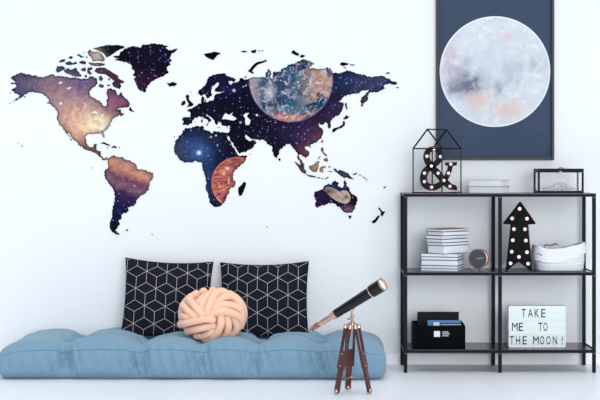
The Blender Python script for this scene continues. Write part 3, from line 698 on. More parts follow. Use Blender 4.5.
for tx, ty in tufts:
    z = max(futon(tx / hx, ty / hy, 1).z, .02)
    bm = bmesh.new(); lathe(bm, [(.009, -.001), (.009, .001), (.006, .003), (0, .0035)], 12, Matrix.Translation((tx, ty, z - .001)))
    obj('tuft', bm, M_SEAM, fm, True)

# ---------------------------------------------------------------- cushions
def cushion(name, label, c, w, h, roll, lean, yaw, mat, dent=None):
    bm = bmesh.new(); N = 44; T = .062
    def pt(u, v, s):
        x = u * w / 2 * (1 - .055 * (1 - v * v)); z = v * h / 2 * (1 - .06 * (1 - u * u) - .03 * (1 - u * u))
        k = max(0, (1 - abs(u) ** 2.4) * (1 - abs(v) ** 2.4)) ** .62
        n_ = noise.noise(Vector((u * 2.3, v * 2.3, s * 4 + w * 10))) * .011 * k
        n_ += noise.noise(Vector((u * 7, v * 5, s * 4))) * .004 * (1 - k) * (1 if k > 0 else 0)
        yy = s * (T * k + n_)
        if dent and s < 0:
            d = math.hypot((u - dent[0]) * 1.4, v - dent[1]); yy += .03 * math.exp(-(d / .35) ** 2) * k
        return Vector((x, yy, z + h / 2))
    f = {}; 
    for i in range(N + 1):
        for j in range(N + 1):
            u, v = 2 * i / N - 1, 2 * j / N - 1
            u = math.sin(u * PI / 2) * .5 + u * .5; v = math.sin(v * PI / 2) * .5 + v * .5
            f[i, j, -1] = bm.verts.new(pt(u, v, -1))
            f[i, j, 1] = f[i, j, -1] if i in (0, N) or j in (0, N) else bm.verts.new(pt(u, v, 1))
    for i in range(N):
        for j in range(N):
            bm.faces.new((f[i, j, -1], f[i + 1, j, -1], f[i + 1, j + 1, -1], f[i, j + 1, -1]))
            bm.faces.new((f[i, j, 1], f[i, j + 1, 1], f[i + 1, j + 1, 1], f[i + 1, j, 1]))
    t = thing(name, label, 'cushion', c)
    t.rotation_euler = (lean, roll, yaw)
    body = obj('cushion_cover', bm, mat, t, True)
    bm = bmesh.new()
    loop = [pt(-1 + 2 * i / 30, -1, 0) for i in range(30)] + [pt(1, -1 + 2 * i / 30, 0) for i in range(30)] + [pt(1 - 2 * i / 30, 1, 0) for i in range(30)] + [pt(-1, 1 - 2 * i / 30, 0) for i in range(31)]
    tube(bm, loop, .0022, 6)
    obj('edge_seam', bm, plain('navy seam', (16, 20, 30), .9, spec=.1), t, True)
    return t
cushion('square_cushion', 'navy cushion with cube line pattern, left of the two square ones', (XX(164.5, .13), .150, .156), .470, .43, math.radians(3), math.radians(-15), math.radians(4), M_CUSH1)
cushion('square_cushion', 'navy cushion with cube line pattern, right of the two, nearer the telescope', (XX(264, .13), .150, .154), .476, .42, math.radians(-1), math.radians(-15), math.radians(-3), M_CUSH2)

# ---------------------------------------------------------------- knot cushion
KY = -.055
kc = P(212.3, 314.5, KY); KA, KB, KC = 34.8, 27.2, 26     # half sizes in pixel units
kt = thing('knot_cushion', 'round peach knotted rope cushion sitting on the blue mattress between the two navy cushions', 'cushion', (kc.x, KY, kc.z - KB * (D0 + KY) / F))
sK = (D0 + KY) / F
def kp(cx, cy, lift=0., back=False):
    px = 172 + cx / 6.06; py = 282 + cy / 6.06
    rx, rz, rr_ = KA - 3.4, KB - 3.4, KC - 4.0
    a, b = (px - 212.3) / rx, (py - 314.5) / rz
    q = a * a + b * b
    if q > .995:
        k = math.sqrt(.995 / q); a *= k; b *= k; q = .995
    y_ = -math.sqrt(1 - q * .93) * rr_
    if back: y_ = -y_
    v = Vector((a * rx, y_, -b * rz))
    n_ = v.normalized()
    return (v + n_ * lift) * sK + Vector((0, 0, KB * sK))
strands = [   # points, lift, radius, how deep the two ends are tucked in
 ([(66, 200), (95, 200), (130, 208)], -.6, 3.5, 0, -3), ([(68, 138), (100, 158), (135, 183), (165, 205)], .3, 3.6, 0, -2.5), ([(109, 103), (150, 138), (190, 178), (228, 210)], .8, 3.7, 0, -2.5),
 ([(54, 252), (110, 234), (180, 214), (230, 208), (254, 214)], 1.9, 3.8, 0, -.8), ([(100, 293), (150, 275), (205, 261), (258, 255)], .8, 3.7, 0, -2), ([(142, 332), (190, 320), (232, 301), (262, 280)], .0, 3.6, 0, -3),
 ([(215, 66), (190, 80), (172, 104), (165, 130)], -1.6, 3.4, -1, -3), ([(262, 48), (225, 66), (200, 100), (188, 140), (190, 165)], -.6, 3.6, -2, -3), ([(345, 62), (312, 48), (270, 68), (243, 110), (226, 160), (222, 190)], 1.0, 4.0, -2, -3),
 ([(272, 112), (325, 84), (380, 88), (420, 125), (440, 170)], -.2, 3.8, -3, -1), ([(258, 146), (315, 128), (378, 138), (420, 170), (446, 225)], .6, 3.8, -3, -1), ([(246, 180), (300, 165), (360, 178), (412, 215), (436, 268)], 1.5, 4.0, -3, -1),
 ([(308, 196), (302, 235), (282, 285), (245, 325), (200, 350)], 1.5, 3.9, -3, -.5), ([(350, 206), (345, 255), (328, 305), (290, 345)], .9, 3.7, -3, -1), ([(394, 215), (394, 265), (376, 312), (345, 342)], .4, 3.8, -3, -1), ([(430, 225), (422, 275), (402, 312)], -.9, 3.3, -3, -1),
]
bm = bmesh.new()
for pts, lift, rad, e0, e1 in strands:
    n_ = len(pts); L = []
    for i, (a, b) in enumerate(pts):
        e = e0 if i == 0 else e1 if i == n_ - 1 else 0
        L.append(kp(a, b, lift + e))
    tube(bm, L, rad * sK, 14, n=8, dome=True)
# the same bundles wrap the far side
for k in range(7):
    L = [kp(246 - 190 + 63 * k, 197 - 150 + 50 * j, -.5, True) for j in range(7)]
    tube(bm, L, 4.4 * sK, 12, n=5, dome=True)
vs = []
core = Matrix.Translation((0, 0, KB * sK)) @ Matrix.Diagonal(((KA - 7.5) * sK, (KC - 8) * sK, (KB - 7.5) * sK, 1))
bmesh.ops.create_uvsphere(bm, u_segments=32, v_segments=20, radius=1, matrix=core)
obj('knotted_rope', bm, M_PEACH, kt, True)

# ---------------------------------------------------------------- telescope
TY = -.66
def T(px, py, y=TY): return P(px, py, y)
tt = thing('telescope', 'small black and brass telescope on a wooden tripod standing on the floor before the mattress', 'telescope', (XX(352, TY), TY, 0))
O = Vector(tt.location)
def tl(v): return Vector(v) - O
# optical axis: comes towards the viewer at the objective end
sT = (D0 + TY) / F
def ax(px, py, k):  # k = 0 at eyepiece, 1 at objective
    return tl(P(px, py, TY + .08 - .20 * k))
A = ax(311, 329.3, 0); Bv = ax(383.6, 284.0, 1)
Lx = (Bv - A).length; MA = along(A, Bv)
def obar(bm, a, b, s, w, d):
    t = (b - a).normalized(); s = (s - t * s.dot(t)).normalized(); u = s.cross(t)
    r = [[bm.verts.new(p + s * i * w / 2 + u * j * d / 2) for i, j in ((-1, -1), (1, -1), (1, 1), (-1, 1))] for p in (a, b)]
    for i in range(4):
        j = (i + 1) % 4; bm.faces.new((r[0][i], r[0][j], r[1][j], r[1][i]))
    bm.faces.new(r[0][::-1]); bm.faces.new(r[1])
def sc(name, prof, mat, parent=tt, seg=36):
    bm = bmesh.new(); lathe(bm, prof, seg, MA); o = obj(name, bm, mat, parent); smooth_by_angle(o); return o
px_ = Lx
u_ = lambda f: f * Lx
ey = sc('eyepiece', [(0, 0), (.0095, 0), (.0125, .003), (.0125, .009), (.0075, .013), (.0075, .018), (.012, .022), (.0138, u_(.10)), (.0125, u_(.115)), (.0095, u_(.125))], M_DARKBRASS)
sc('draw_tube', [(.0095, u_(.12)), (.0095, u_(.135)), (.0135, u_(.145)), (.0145, u_(.16)), (.0145, u_(.235)), (.0125, u_(.245)), (.0125, u_(.282)), (.0165, u_(.288)), (.0165, u_(.33))], M_BRASS)
sc('focus_ring', [(.0125, u_(.28)), (.0185, u_(.305)), (.0215, u_(.33)), (.0215, u_(.352)), (.018, u_(.354))], M_BRASS)
sc('main_tube', [(.0185, u_(.35)), (.0215, u_(.355)), (.0262, u_(.83)), (.022, u_(.835))], M_SCOPE)
sc('brass_band', [(.024, u_(.822)), (.0292, u_(.828)), (.0292, u_(.842)), (.025, u_(.845))], M_BRASS)
cap = sc('dew_cap', [(.026, u_(.842)), (.0305, u_(.846)), (.0315, u_(.985)), (.029, u_(.985))], M_SCOPE)
sc('lens_ring', [(.0312, u_(.978)), (.0322, u_(.985)), (.0322, u_(.997)), (.0300, u_(1.0)), (.0292, u_(.99)), (.0285, u_(.975))], M_BRASS)
sc('lens', [(.0288, u_(.978)), (.02, u_(.984)), (.01, u_(.987)), (0, u_(.988))], M_LENS)
# mount
hub = tl(T(352.2, 323.5)); cl = A.lerp(Bv, .575)
bm = bmesh.new()
tube(bm, [hub, hub.lerp(cl + Vector((0, 0, -.02)), 1.0)], .0052, 14)
for f_, r_ in ((.12, .0085), (.42, .0105), (.62, .0075), (.86, .010)):
    p = hub.lerp(cl + Vector((0, 0, -.018)), f_)
    bmesh.ops.create_uvsphere(bm, u_segments=16, v_segments=10, radius=r_, matrix=Matrix.Translation(p) @ Matrix.Diagonal((1, 1, .7, 1)))
smooth_by_angle(obj('mount', bm, M_BRASS, tt))
bm = bmesh.new()
tube(bm, [hub + Vector((-.016, -.002, .022)), hub + Vector((.004, -.002, .024))], .0035, 10)
bmesh.ops.create_uvsphere(bm, u_segments=14, v_segments=8, radius=.0058, matrix=Matrix.Translation(hub + Vector((-.018, -.002, .022))))
obj('clamp_knob', bm, M_BRASS, tt, True)
bm = bmesh.new()
lathe(bm, [(0, -.008), (.016, -.008), (.02, -.004), (.02, .003), (.012, .006), (0, .007)], 20, Matrix.Translation(hub))
smooth_by_angle(obj('tripod_head', bm, M_BRASS, tt))
feet = [(336.3, 394.8), (347.8, 390.6), (369.9, 394.3)]
footp = []
for fx, fy in feet:
    d = F * CH / (fy - VY); footp.append(Vector(((fx - VX) * d / F, d - D0, 0)) - O)
tops = [(346.2, 327), (353.5, 326.5), (359.6, 326)]
spots = []
for (fp, (tx, ty), k) in zip(footp, tops, range(3)):
    outw = Vector((fp.x - hub.x, fp.y - hub.y, 0)).normalized()
    top = hub + outw * (.026 if k != 1 else .022) + Vector((0, 0, -.012))
    side = Vector((-outw.y, outw.x, 0))
    w_ = .0088
    leg = bpy.data.objects.new('leg', None); COL.objects.link(leg); leg.parent = tt; leg.location = fp
    # two upper rails
    midp = top.lerp(fp, .62)
    lead = [side * .0187, side * -.0187]
    for q in lead:
        bm = bmesh.new(); obar(bm, top + q - fp, midp + q - fp, side, .010, .011); obj('rail', bm, M_WOOD, leg)
    bm = bmesh.new(); obar(bm, top.lerp(fp, .36) - fp, fp.lerp(top, .03) - fp, side, .0270, .0130); obj('lower_rail', bm, M_WOOD, leg)
    bm = bmesh.new(); lathe(bm, [(0, 0), (.003, .002), (.0095, .008), (.0118, .016), (.0115, .024), (0, .025)], 14); o = obj('foot', bm, M_BRASS, leg, True)
    bm = bmesh.new()
    obar(bm, top + side * -.020 + Vector((0, 0, .006)) - fp, top + side * .020 + Vector((0, 0, .006)) - fp, Vector((0, 0, 1)), .009, .009)
    for q in lead:
        tube(bm, [top + q + Vector((0, 0, .010)) - fp, top + q - fp, (top + q).lerp(midp + q, .05) - fp], .0078, 10)
    obj('bracket', bm, M_BRASS, leg)
    for f_ in (.40, .58):
        bm = bmesh.new()
        p = top.lerp(fp, f_) - fp
        bmesh.ops.create_uvsphere(bm, u_segments=10, v_segments=6, radius=.0038, matrix=Matrix.Translation(p + outw * .0075 + Vector((0, 0, 0))))
        obj('screw', bm, M_COPPER, leg, True)
    spots.append(top.lerp(fp, .74))
ctr = sum(spots, Vector()) / 3
bm = bmesh.new()
for s_ in spots:
    a = s_; b = ctr + Vector((0, 0, -.006))
    tube(bm, [a, a.lerp(b, .5) + Vector((0, 0, -.006)), b], .0016, 6, n=6)
bmesh.ops.create_uvsphere(bm, u_segments=12, v_segments=8, radius=.0065, matrix=Matrix.Translation(ctr + Vector((0, 0, -.006))))
obj('spreader', bm, M_BRASS, tt, True)

# ---------------------------------------------------------------- marquee signs
def bulb_set(parent, pts, yf, r):
    for (X_, Z_) in pts:
        bm = bmesh.new(); lathe(bm, [(r * 1.28, 0), (r * 1.28, .0015), (r * .9, .002)], 18, Matrix.Translation((X_, yf, Z_)) @ Matrix.Rotation(PI / 2, 4, 'X'))
        s_ = obj('socket', bm, M_BRING, parent)
        bm = bmesh.new(); bmesh.ops.create_uvsphere(bm, u_segments=14, v_segments=10, radius=r, matrix=Matrix.Translation((X_, yf - .003, Z_)))
        obj('bulb', bm, M_BULB, s_, True)
# ampersand
AY = .13
ac = P(439, 189.3, AY)
am = thing('ampersand_sign', 'black ampersand marquee sign with round bulbs inside the wire house on the shelf top', 'sign', (ac.x, AY, TOP + .0125))
def ap(cx, cy): # crop coordinates to local
    px, py = 405 + cx / 5.55, 125 + cy / 5.55
    return (XX(px, AY) - ac.x, (ZZ(py, AY) - ac.z) * 1.0 + .0006)
path = [(254, 214), (243, 255), (222, 296), (190, 328), (148, 341), (112, 324), (102, 287), (115, 250), (145, 224), (182, 198), (196, 168), (185, 138), (158, 126), (130, 138), (119, 168), (128, 200), (150, 230), (182, 264), (215, 302), (246, 332), (282, 343)]
wid = [24, 25, 27, 32, 36, 38, 38, 36, 34, 30, 30, 28, 26, 30, 34, 36, 37, 38, 38, 34, 26]
pp = crom([Vector((a, b, 0)) for a, b in path], 8)
bm = bmesh.new(); ring = []
for i, p in enumerate(pp):
    t_ = i / 8; k = min(int(t_), len(wid) - 2); w_ = (wid[k] * (1 - (t_ - k)) + wid[k + 1] * (t_ - k)) / 2
    d = (pp[min(i + 1, len(pp) - 1)] - pp[max(i - 1, 0)]).normalized(); n_ = Vector((-d.y, d.x, 0))
    a, b = p + n_ * w_, p - n_ * w_
    (xa, za), (xb, zb) = ap(a.x, a.y), ap(b.x, b.y)
    ring.append([bm.verts.new(v) for v in ((xa, -.013, za), (xb, -.013, zb), (xb, .015, zb), (xa, .015, za))])
for a, b in zip(ring, ring[1:]):
    for k in range(4):
        bm.faces.new((a[k], a[(k + 1) % 4], b[(k + 1) % 4], b[k]))
bm.faces.new(ring[0]); bm.faces.new(ring[-1][::-1])
prism(bm, [ap(*q) for q in ((222, 202), (288, 200), (286, 217), (268, 222), (240, 222), (224, 217))], -.0132, .015)
prism(bm, [ap(*q) for q in ((240, 352), (288, 357), (288, 338), (262, 330))], -.0132, .015)
prism(bm, [ap(*q) for q in ((128, 357), (168, 357), (172, 345), (124, 345))], -.0132, .015)
bmesh.ops.recalc_face_normals(bm, faces=bm.faces[:])
obj('letter_body', bm, M_SIGNBLACK, am)
bulb_set(am, [ap(*q) for q in ((160, 128), (120, 168), (195, 170), (145, 222), (107, 262), (182, 262), (106, 309), (146, 340), (215, 302), (240, 262), (252, 212), (248, 335))], -.0135, .0072)
# arrow
RY = .065; rot = math.radians(-17)
ar0 = P(519, 270.5, RY)
ar = thing('arrow_sign', 'black upward arrow marquee sign with round bulbs on the middle shelf', 'sign', (ar0.x, RY, MID), rot)
cr = 1 / math.cos(rot)
def rp(cx, cy):
    px, py = 495 + cx / 4.71, 195 + cy / 4.71
    return ((px - 519) * cr * (D0 + RY) / F, (270.5 - py) * (D0 + RY) / F)
bm = bmesh.new()
OUT = [(118, 30), (186, 131), (152, 133), (171, 355), (112, 308), (53, 355), (76, 134), (43, 132)]
prism(bm, [rp(*q) for q in OUT], 0, .032, 0, 1)
arb = obj('arrow_body', bm, [M_SIGNBLACK, plain('sign side painted lit', (92, 100, 112), .4)], ar)  # light on the sign's side is put into its paler grey
bm = bmesh.new()
loop = [rp(*q) for q in OUT]
for i in range(len(loop)):
    a, b = loop[i], loop[(i + 1) % len(loop)]
    bar(bm, (a[0], -.002, a[1]), (b[0], -.002, b[1]), .0012, .006)
obj('edge_strip', bm, M_SIGNBLACK, ar)
bm = bmesh.new()
for z_ in (.03, .16):
    box(bm, .02, .035, .032, .034, z_, z_ + .01)
bm.free()
bulb_set(ar, [rp(*q) for q in ((116, 62), (82, 108), (149, 108), (90, 158), (140, 158), (85, 211), (144, 211), (80, 265), (149, 266), (113, 289), (75, 320), (154, 320))], -.0005, .0085)

# ---------------------------------------------------------------- wire house
hn = Vector((.6787, .03, TOP)); vl = Vector((-.1437, .105, 0)); vr = Vector((.113, .14, 0))
wh = thing('wire_house', 'black wire house-shaped lantern frame around the ampersand sign on the shelf top', 'lantern', hn)
ev = Vector((0, 0, 1.1677 - TOP)); ap_ = Vector((0, 0, 1.269 - TOP)); z0 = Vector((0, 0, .0022))
corners = [Vector(), vl, vl + vr, vr]
ridge = [vl * .5 + ap_, vl * .5 + vr + ap_]
for q in corners:
    bm = bmesh.new(); bar(bm, q, q + ev, .0064); obj('post', bm, M_WIRE, wh)
def bars(name, L):
    bm = bmesh.new()
    for a, b in L: bar(bm, a, b, .0064)
    return obj(name, bm, M_WIRE, wh)
bm = bmesh.new(); q4 = [c_ * .965 + (vl + vr) * .0175 for c_ in corners]
lo_ = [bm.verts.new(q + Vector((0, 0, .0004))) for q in q4]; hi_ = [bm.verts.new(q + Vector((0, 0, .0124))) for q in q4]
bm.faces.new(lo_); bm.faces.new(hi_)
for i in range(4): bm.faces.new((lo_[i], lo_[(i + 1) % 4], hi_[(i + 1) % 4], hi_[i]))
bmesh.ops.recalc_face_normals(bm, faces=bm.faces[:])
obj('base_board', bm, plain('pale pink board', (226, 212, 216), .6), wh)
bars('base_frame', [(corners[i] + z0, corners[(i + 1) % 4] + z0) for i in range(4)])
bars('eave_frame', [(corners[i] + ev, corners[(i + 1) % 4] + ev) for i in range(4)])
bars('roof_frame', [(ev, ridge[0]), (vl + ev, ridge[0]), (vr + ev, ridge[1]), (vl + vr + ev, ridge[1]), (ridge[0], ridge[1])])

# ---------------------------------------------------------------- books
def book(name, label, near, a, b, ang, z0, z1, cover, page, group):
    """near corner (x,y); a = edge going left/back, b = edge going right/back; ang of the a-edge"""
    h_ = z1 - z0; ct = min(.0024, h_ * .15)
    t = thing(name, label, 'book', (near[0], near[1], z0), ang, group)
    # local frame: x = b direction, y = a direction
    bm = bmesh.new()
    box(bm, 0, b, 0, a, 0, ct); box(bm, 0, b, 0, a, h_ - ct, h_ - .0001); box(bm, 0, b, a - ct, a, ct, h_ - ct)
    obj('cover', bm, cover, t)
    bm = bmesh.new(); box(bm, .002, b - .002, .002, a - ct, ct, h_ - ct)
    obj('pages', bm, page, t)
    return t
# lower pile: long side faces front-left, short side front-right
low = [(253.6, 257.1), (257.1, 260.4), (260.4, 266.1), (266.1, 269.2), (269.2, 271.7)]
NY_ = .035
def zz(py): return ZZ(py, NY_)
zb = MID; off = zz(271.7) - MID
zs = [MID + (zz(a) - off - MID) * .965 for a, b in low] + [MID]
covs = [M_COVER, M_COVERD, M_COVERD, M_COVER, M_COVER]
names = ['directly under the thickest one', 'second below the thickest one', 'thicker than its neighbours, third above the shelf', 'second from the bottom of the pile', 'bottom of the pile on the shelf']
random.seed(4)
for i in range(5):
    rotl = math.radians(90 - 72 + 0)   # b-edge direction
    jx = random.uniform(-.002, .002)
    nx = XX(457.8, NY_) + jx
    # x axis = short side to the right/back at 17 deg steep
    ang = math.radians(72)
    a_len, b_len = .197, .150
    t = book('book', 'white book with grey-blue cover, ' + names[i], (nx, NY_ + .0), a_len, b_len, ang, zs[i + 1], zs[i], covs[i], M_PAGE, 'books piled on the middle shelf')
upp = [(228.8, 231.5), (231.5, 235.4), (235.4, 239.0), (239.0, 242.4), (242.4, 245.4), (245.4, 253.6)]
names = ['blush-edged, the very top of the pile', 'second from the top of the pile', 'third from the top of the pile', 'fourth from the top of the pile', 'thin, lying directly on the thick book', 'the thickest one, in the middle of the pile']
ztop = zs[0]
sc_ = (D0 + .03) / F
tot = ztop
hs = [(b - a) * sc_ for a, b in upp]
zc = ztop + sum(hs)
for i in range(6):
    z1 = zc; z0_ = zc - hs[i]; zc = z0_
    if i == 5: z0_ = ztop
    nx = XX(442.5 + (0, .5, -.5, 0, .3, 1.5)[i], .03)
    ang = math.radians(42 + (0, -2, 2, 0, -1, 0)[i])
    book('book', 'white book, ' + names[i], (nx, .03), .118, .195, ang, z0_, z1, M_COVER if i % 2 else M_COVERD, M_BLUSH if i == 0 else M_PAGE, 'books piled on the middle shelf')
# two pale books on the shelf top
ny = .05
for i, (a, b, lab) in enumerate(((186.6, 193.2, 'thick white book lying on the shelf top, the lower of two'), (180.2, 186.4, 'thick white book lying on the shelf top, the upper of two'))):
    s_ = (D0 + ny) / F
    h_ = 6.5 * s_
    z0_ = TOP + i * (h_ + .0004); z1 = z0_ + h_
    book('book', lab, (XX(500.7 - i * .3, ny), ny), .178, .135, math.radians(46 + 16), z0_, z1, M_COVER2 if i == 0 else M_COVER2, M_PAGE, 'white books on the shelf top')

# ---------------------------------------------------------------- desk clock
ck = P(478.0, 258.6, .07)
cr_ = 9.9 * (D0 + .07) / F
ct = thing('desk_clock', 'small round copper desk clock with a dark dial beside the pile of books', 'clock', (ck.x, .07, MID), math.radians(-20))
cz = ck.z - MID
MC = Matrix.Translation((0, 0, cz)) @ Matrix.Rotation(PI / 2, 4, 'X')   # +z -> towards viewer (-y)
bm = bmesh.new(); lathe(bm, [(0, -.04), (cr_ * .93, -.04), (cr_ * .98, -.036), (cr_, .0), (cr_, .004), (cr_ * .93, .005), (cr_ * .91, .0), (0, .0)], 48, MC)
smooth_by_angle(obj('case', bm, M_COPPER, ct))
g = G('dark dial painted sheen'); c = g.coord(); q = g.sep(c)
th_ = g.math('ARCTAN2', q[0], g.math('SUBTRACT', q[2], cz))
f_ = g.noise(g.comb(g.math('MULTIPLY', th_, 6.), 0., 0.), 3, 2)
M_DIAL = g.done(g.mix(f_, lin((14, 22, 34)), lin((92, 104, 120))), .4, .2)  # radial sheen painted as lighter rays in the dial colour
bm = bmesh.new(); lathe(bm, [(cr_ * .905, .0004), (0, .0006)], 40, MC)
obj('dial', bm, M_DIAL, ct)
M_BLUSHM = plain('pale copper hand', (236, 200, 186), .5)
def hand(name, ang, L, w_):
    bm = bmesh.new(); d = Vector((math.sin(ang), 0, math.cos(ang)))
    bar(bm, Vector((0, -.002, cz)) - d * .006, Vector((0, -.002, cz)) + d * L, w_, .0008); obj(name, bm, M_BLUSHM, ct)
hand('minute_hand', math.radians(80), .038, .0022); hand('hour_hand', math.radians(84), .024, .0026)
bm = bmesh.new(); lathe(bm, [(.0035, .0005), (.0035, .0035), (0, .004)], 14, MC); obj('hand_hub', bm, M_COPPER, ct)
for s_ in (-1, 1):
    bm = bmesh.new(); a = Vector((s_ * .026, -.012 + .004, cz - cr_ * .80)); b = Vector((s_ * .034, -.010, .0022))
    tube(bm, [a, b], lambda t_: .0036 - .0012 * t_, 10); obj('leg', bm, M_COPPER, ct, True)
bm = bmesh.new(); tube(bm, [Vector((0, .03, cz - cr_ * .85)), Vector((0, .042, .0022))], .003, 10); obj('leg', bm, M_COPPER, ct, True)

# ---------------------------------------------------------------- basket
by_ = .135
bk = thing('rope_basket', 'white woven rope basket with a slouched folded rim beside the arrow sign', 'basket', (XX(557.5, by_) + .005, by_, MID))
hxB, hyB = .133, .105
def interp(tab, v):
    for (a, fa), (b, fb) in zip(tab, tab[1:]):
        if v <= b: 
            k = max(0, min(1, (v - a) / (b - a))); k = k * k * (3 - 2 * k); return fa + (fb - fa) * k
    return tab[-1][1]
rim_t = [(-1, .136), (-.5, .118), (0, .122), (.5, .137), (1, .150)]
cuf_t = [(-1, .058), (-.55, .046), (-.1, .046), (.45, .070), (1, .098)]
def ring_pt(th, grow, z):
    c_, s_ = math.cos(th), math.sin(th); e = .62
    X_ = math.copysign(abs(c_) ** e, c_) * (hxB + grow); Y_ = math.copysign(abs(s_) ** e, s_) * (hyB + grow)
    return Vector((X_, Y_, z))
def skin(name, prof_fn, steps, mat, seg=96):
    bm = bmesh.new(); rings = []
    for k in range(steps + 1):
        r_ = []
        for i in range(seg):
            th = 2 * PI * i / seg; u = math.copysign(abs(math.cos(th)) ** .62, math.cos(th)); bkz = (math.sin(th) > 0)
            g_, z_ = prof_fn(k / steps, u, math.sin(th)); r_.append(bm.verts.new(ring_pt(th, g_, z_)))
        rings.append(r_)
    for a, b in zip(rings, rings[1:]):
        for i in range(seg): bm.faces.new((a[i], a[(i + 1) % seg], b[(i + 1) % seg], b[i]))
    if name == 'basket_body': bm.faces.new(rings[0][::-1])
    bmesh.ops.recalc_face_normals(bm, faces=bm.faces[:])
    return obj(name, bm, mat, bk, True)
def body(t_, u, s):
    top = interp(rim_t, u) - .012 * max(0, s)
    if t_ < .1: return (-.02 + .012 * (t_ / .1), .0005 + .002 * t_ / .1)
    if t_ < .75:
        k = (t_ - .1) / .65; lobes = .0012 * abs(math.sin(k * PI * 6)); return (-.008 + .006 * math.sin(k * PI) + lobes, .002 + (top - .012) * k)
    k = (t_ - .75) / .25; return (-.008 - .012 * math.sin(min(1, k * 2) * PI / 2), top - .01 - max(0, k - .3) * top * .9)
skin('basket_body', body, 60, M_ROPE)
def cuff(t_, u, s):
    top = interp(rim_t, u) - .012 * max(0, s); bot = interp(cuf_t, u)
    if t_ < .2: k = t_ / .2; a = PI * k; return (-.006 - .007 * math.cos(a), top - .006 + .007 * math.sin(a)) if False else (-.013 + .013 * k + .001, top - .006 + .006 * math.sin(k * PI / 2))
    if t_ < .9: k = (t_ - .2) / .7; return (.001 + .009 * math.sin(k * PI / 2) + .0008 * abs(math.sin(k * PI * 5)), top - (top - bot) * k)
    k = (t_ - .9) / .1; return (.010 - .012 * k, bot - .002 * math.sin(k * PI))
skin('rim_cuff', cuff, 50, M_ROPE)
M_LEATHER = plain('dark cord', (58, 64, 74), .6)
bm = bmesh.new(); zt = .108
tube(bm, [Vector((-.062, hyB - .004, .112)), Vector((-.05, hyB, .128)), Vector((-.03, hyB + .002, .125)), Vector((-.012, hyB, .128)), Vector((.004, hyB, .134)), Vector((.012, hyB - .003, .125))], .003, 8, n=6)
obj('handle', bm, M_LEATHER, bk, True)
bm = bmesh.new()
tube(bm, [Vector((-.128, -.106, .098)), Vector((-.116, -.121, .090)), Vector((-.104, -.121, .086))], .0022, 8, n=6)
obj('cord_end', bm, M_LEATHER, bk, True)

# ---------------------------------------------------------------- glass box
gy0, gy1 = .08, .235
gx0, gx1 = XX(538, gy0), XX(583.8, gy0)
gz1 = ZZ(168.6, gy0) - TOP
gb = thing('glass_box', 'low glass display box with black metal edges on the right end of the shelf top', 'glass box', ((gx0 + gx1) / 2, (gy0 + gy1) / 2, TOP))
ox, oy = (gx0 + gx1) / 2, (gy0 + gy1) / 2
w2, d2 = (gx1 - gx0) / 2, (gy1 - gy0) / 2
e_ = .0100
lidz = gz1 - .021
bm = bmesh.new()
for sx_ in (-1, 1):
    for sy_ in (-1, 1): box(bm, min(sx_ * w2, sx_ * (w2 - e_)), max(sx_ * w2, sx_ * (w2 - e_)), min(sy_ * d2, sy_ * (d2 - e_)), max(sy_ * d2, sy_ * (d2 - e_)), 0, lidz)
for sy_ in (-1, 1): box(bm, -w2 + e_, w2 - e_, min(sy_ * d2, sy_ * (d2 - e_)), max(sy_ * d2, sy_ * (d2 - e_)), 0, .0105)
for sx_ in (-1, 1): box(bm, min(sx_ * w2, sx_ * (w2 - e_)), max(sx_ * w2, sx_ * (w2 - e_)), -d2 + e_, d2 - e_, 0, .0105)
obj('frame', bm, M_BLACK, gb)
bm = bmesh.new(); box(bm, -w2 + e_, w2 - e_, -d2 + e_, d2 - e_, .001, .004); obj('bottom_panel', bm, M_WHITE, gb)
lid = bpy.data.objects.new('lid', None); COL.objects.link(lid); lid.parent = gb; lid.location = (0, 0, lidz)
bm = bmesh.new()
for sy_ in (-1, 1): box(bm, -w2, w2, min(sy_ * d2, sy_ * (d2 - e_)), max(sy_ * d2, sy_ * (d2 - e_)), .0005, .0205)
for sx_ in (-1, 1): box(bm, min(sx_ * w2, sx_ * (w2 - e_)), max(sx_ * w2, sx_ * (w2 - e_)), -d2 + e_, d2 - e_, .0005, .0205)
obj('lid_frame', bm, M_BLACK, lid)
bm = bmesh.new(); box(bm, -w2 + e_, w2 - e_, -d2 + e_, d2 - e_, .016, .018); obj('glass', bm, M_GLASS, lid)
bm = bmesh.new(); tube(bm, [Vector((-.012, -d2 + .004, .0205)), Vector((-.008, -d2 + .004, .0245)), Vector((.008, -d2 + .004, .0245)), Vector((.012, -d2 + .004, .0205))], .002, 8, n=4)
obj('lid_handle', bm, M_BLACK, lid, True)
bm = bmesh.new(); box(bm, -.008, .006, -d2 - .003, -d2, -.004, .008, .0008); obj('clasp', bm, M_SIDE, lid)
for nm, a in (('front', (-w2 + e_, w2 - e_, -d2 + .003, -d2 + .005)), ('back', (-w2 + e_, w2 - e_, d2 - .005, d2 - .003)), ('left', (-w2 + .003, -w2 + .005, -d2 + e_, d2 - e_)), ('right', (w2 - .005, w2 - .003, -d2 + e_, d2 - e_))):
    bm = bmesh.new(); box(bm, a[0], a[1], a[2], a[3], .0105, lidz); obj('glass_pane', bm, M_GLASS, gb)
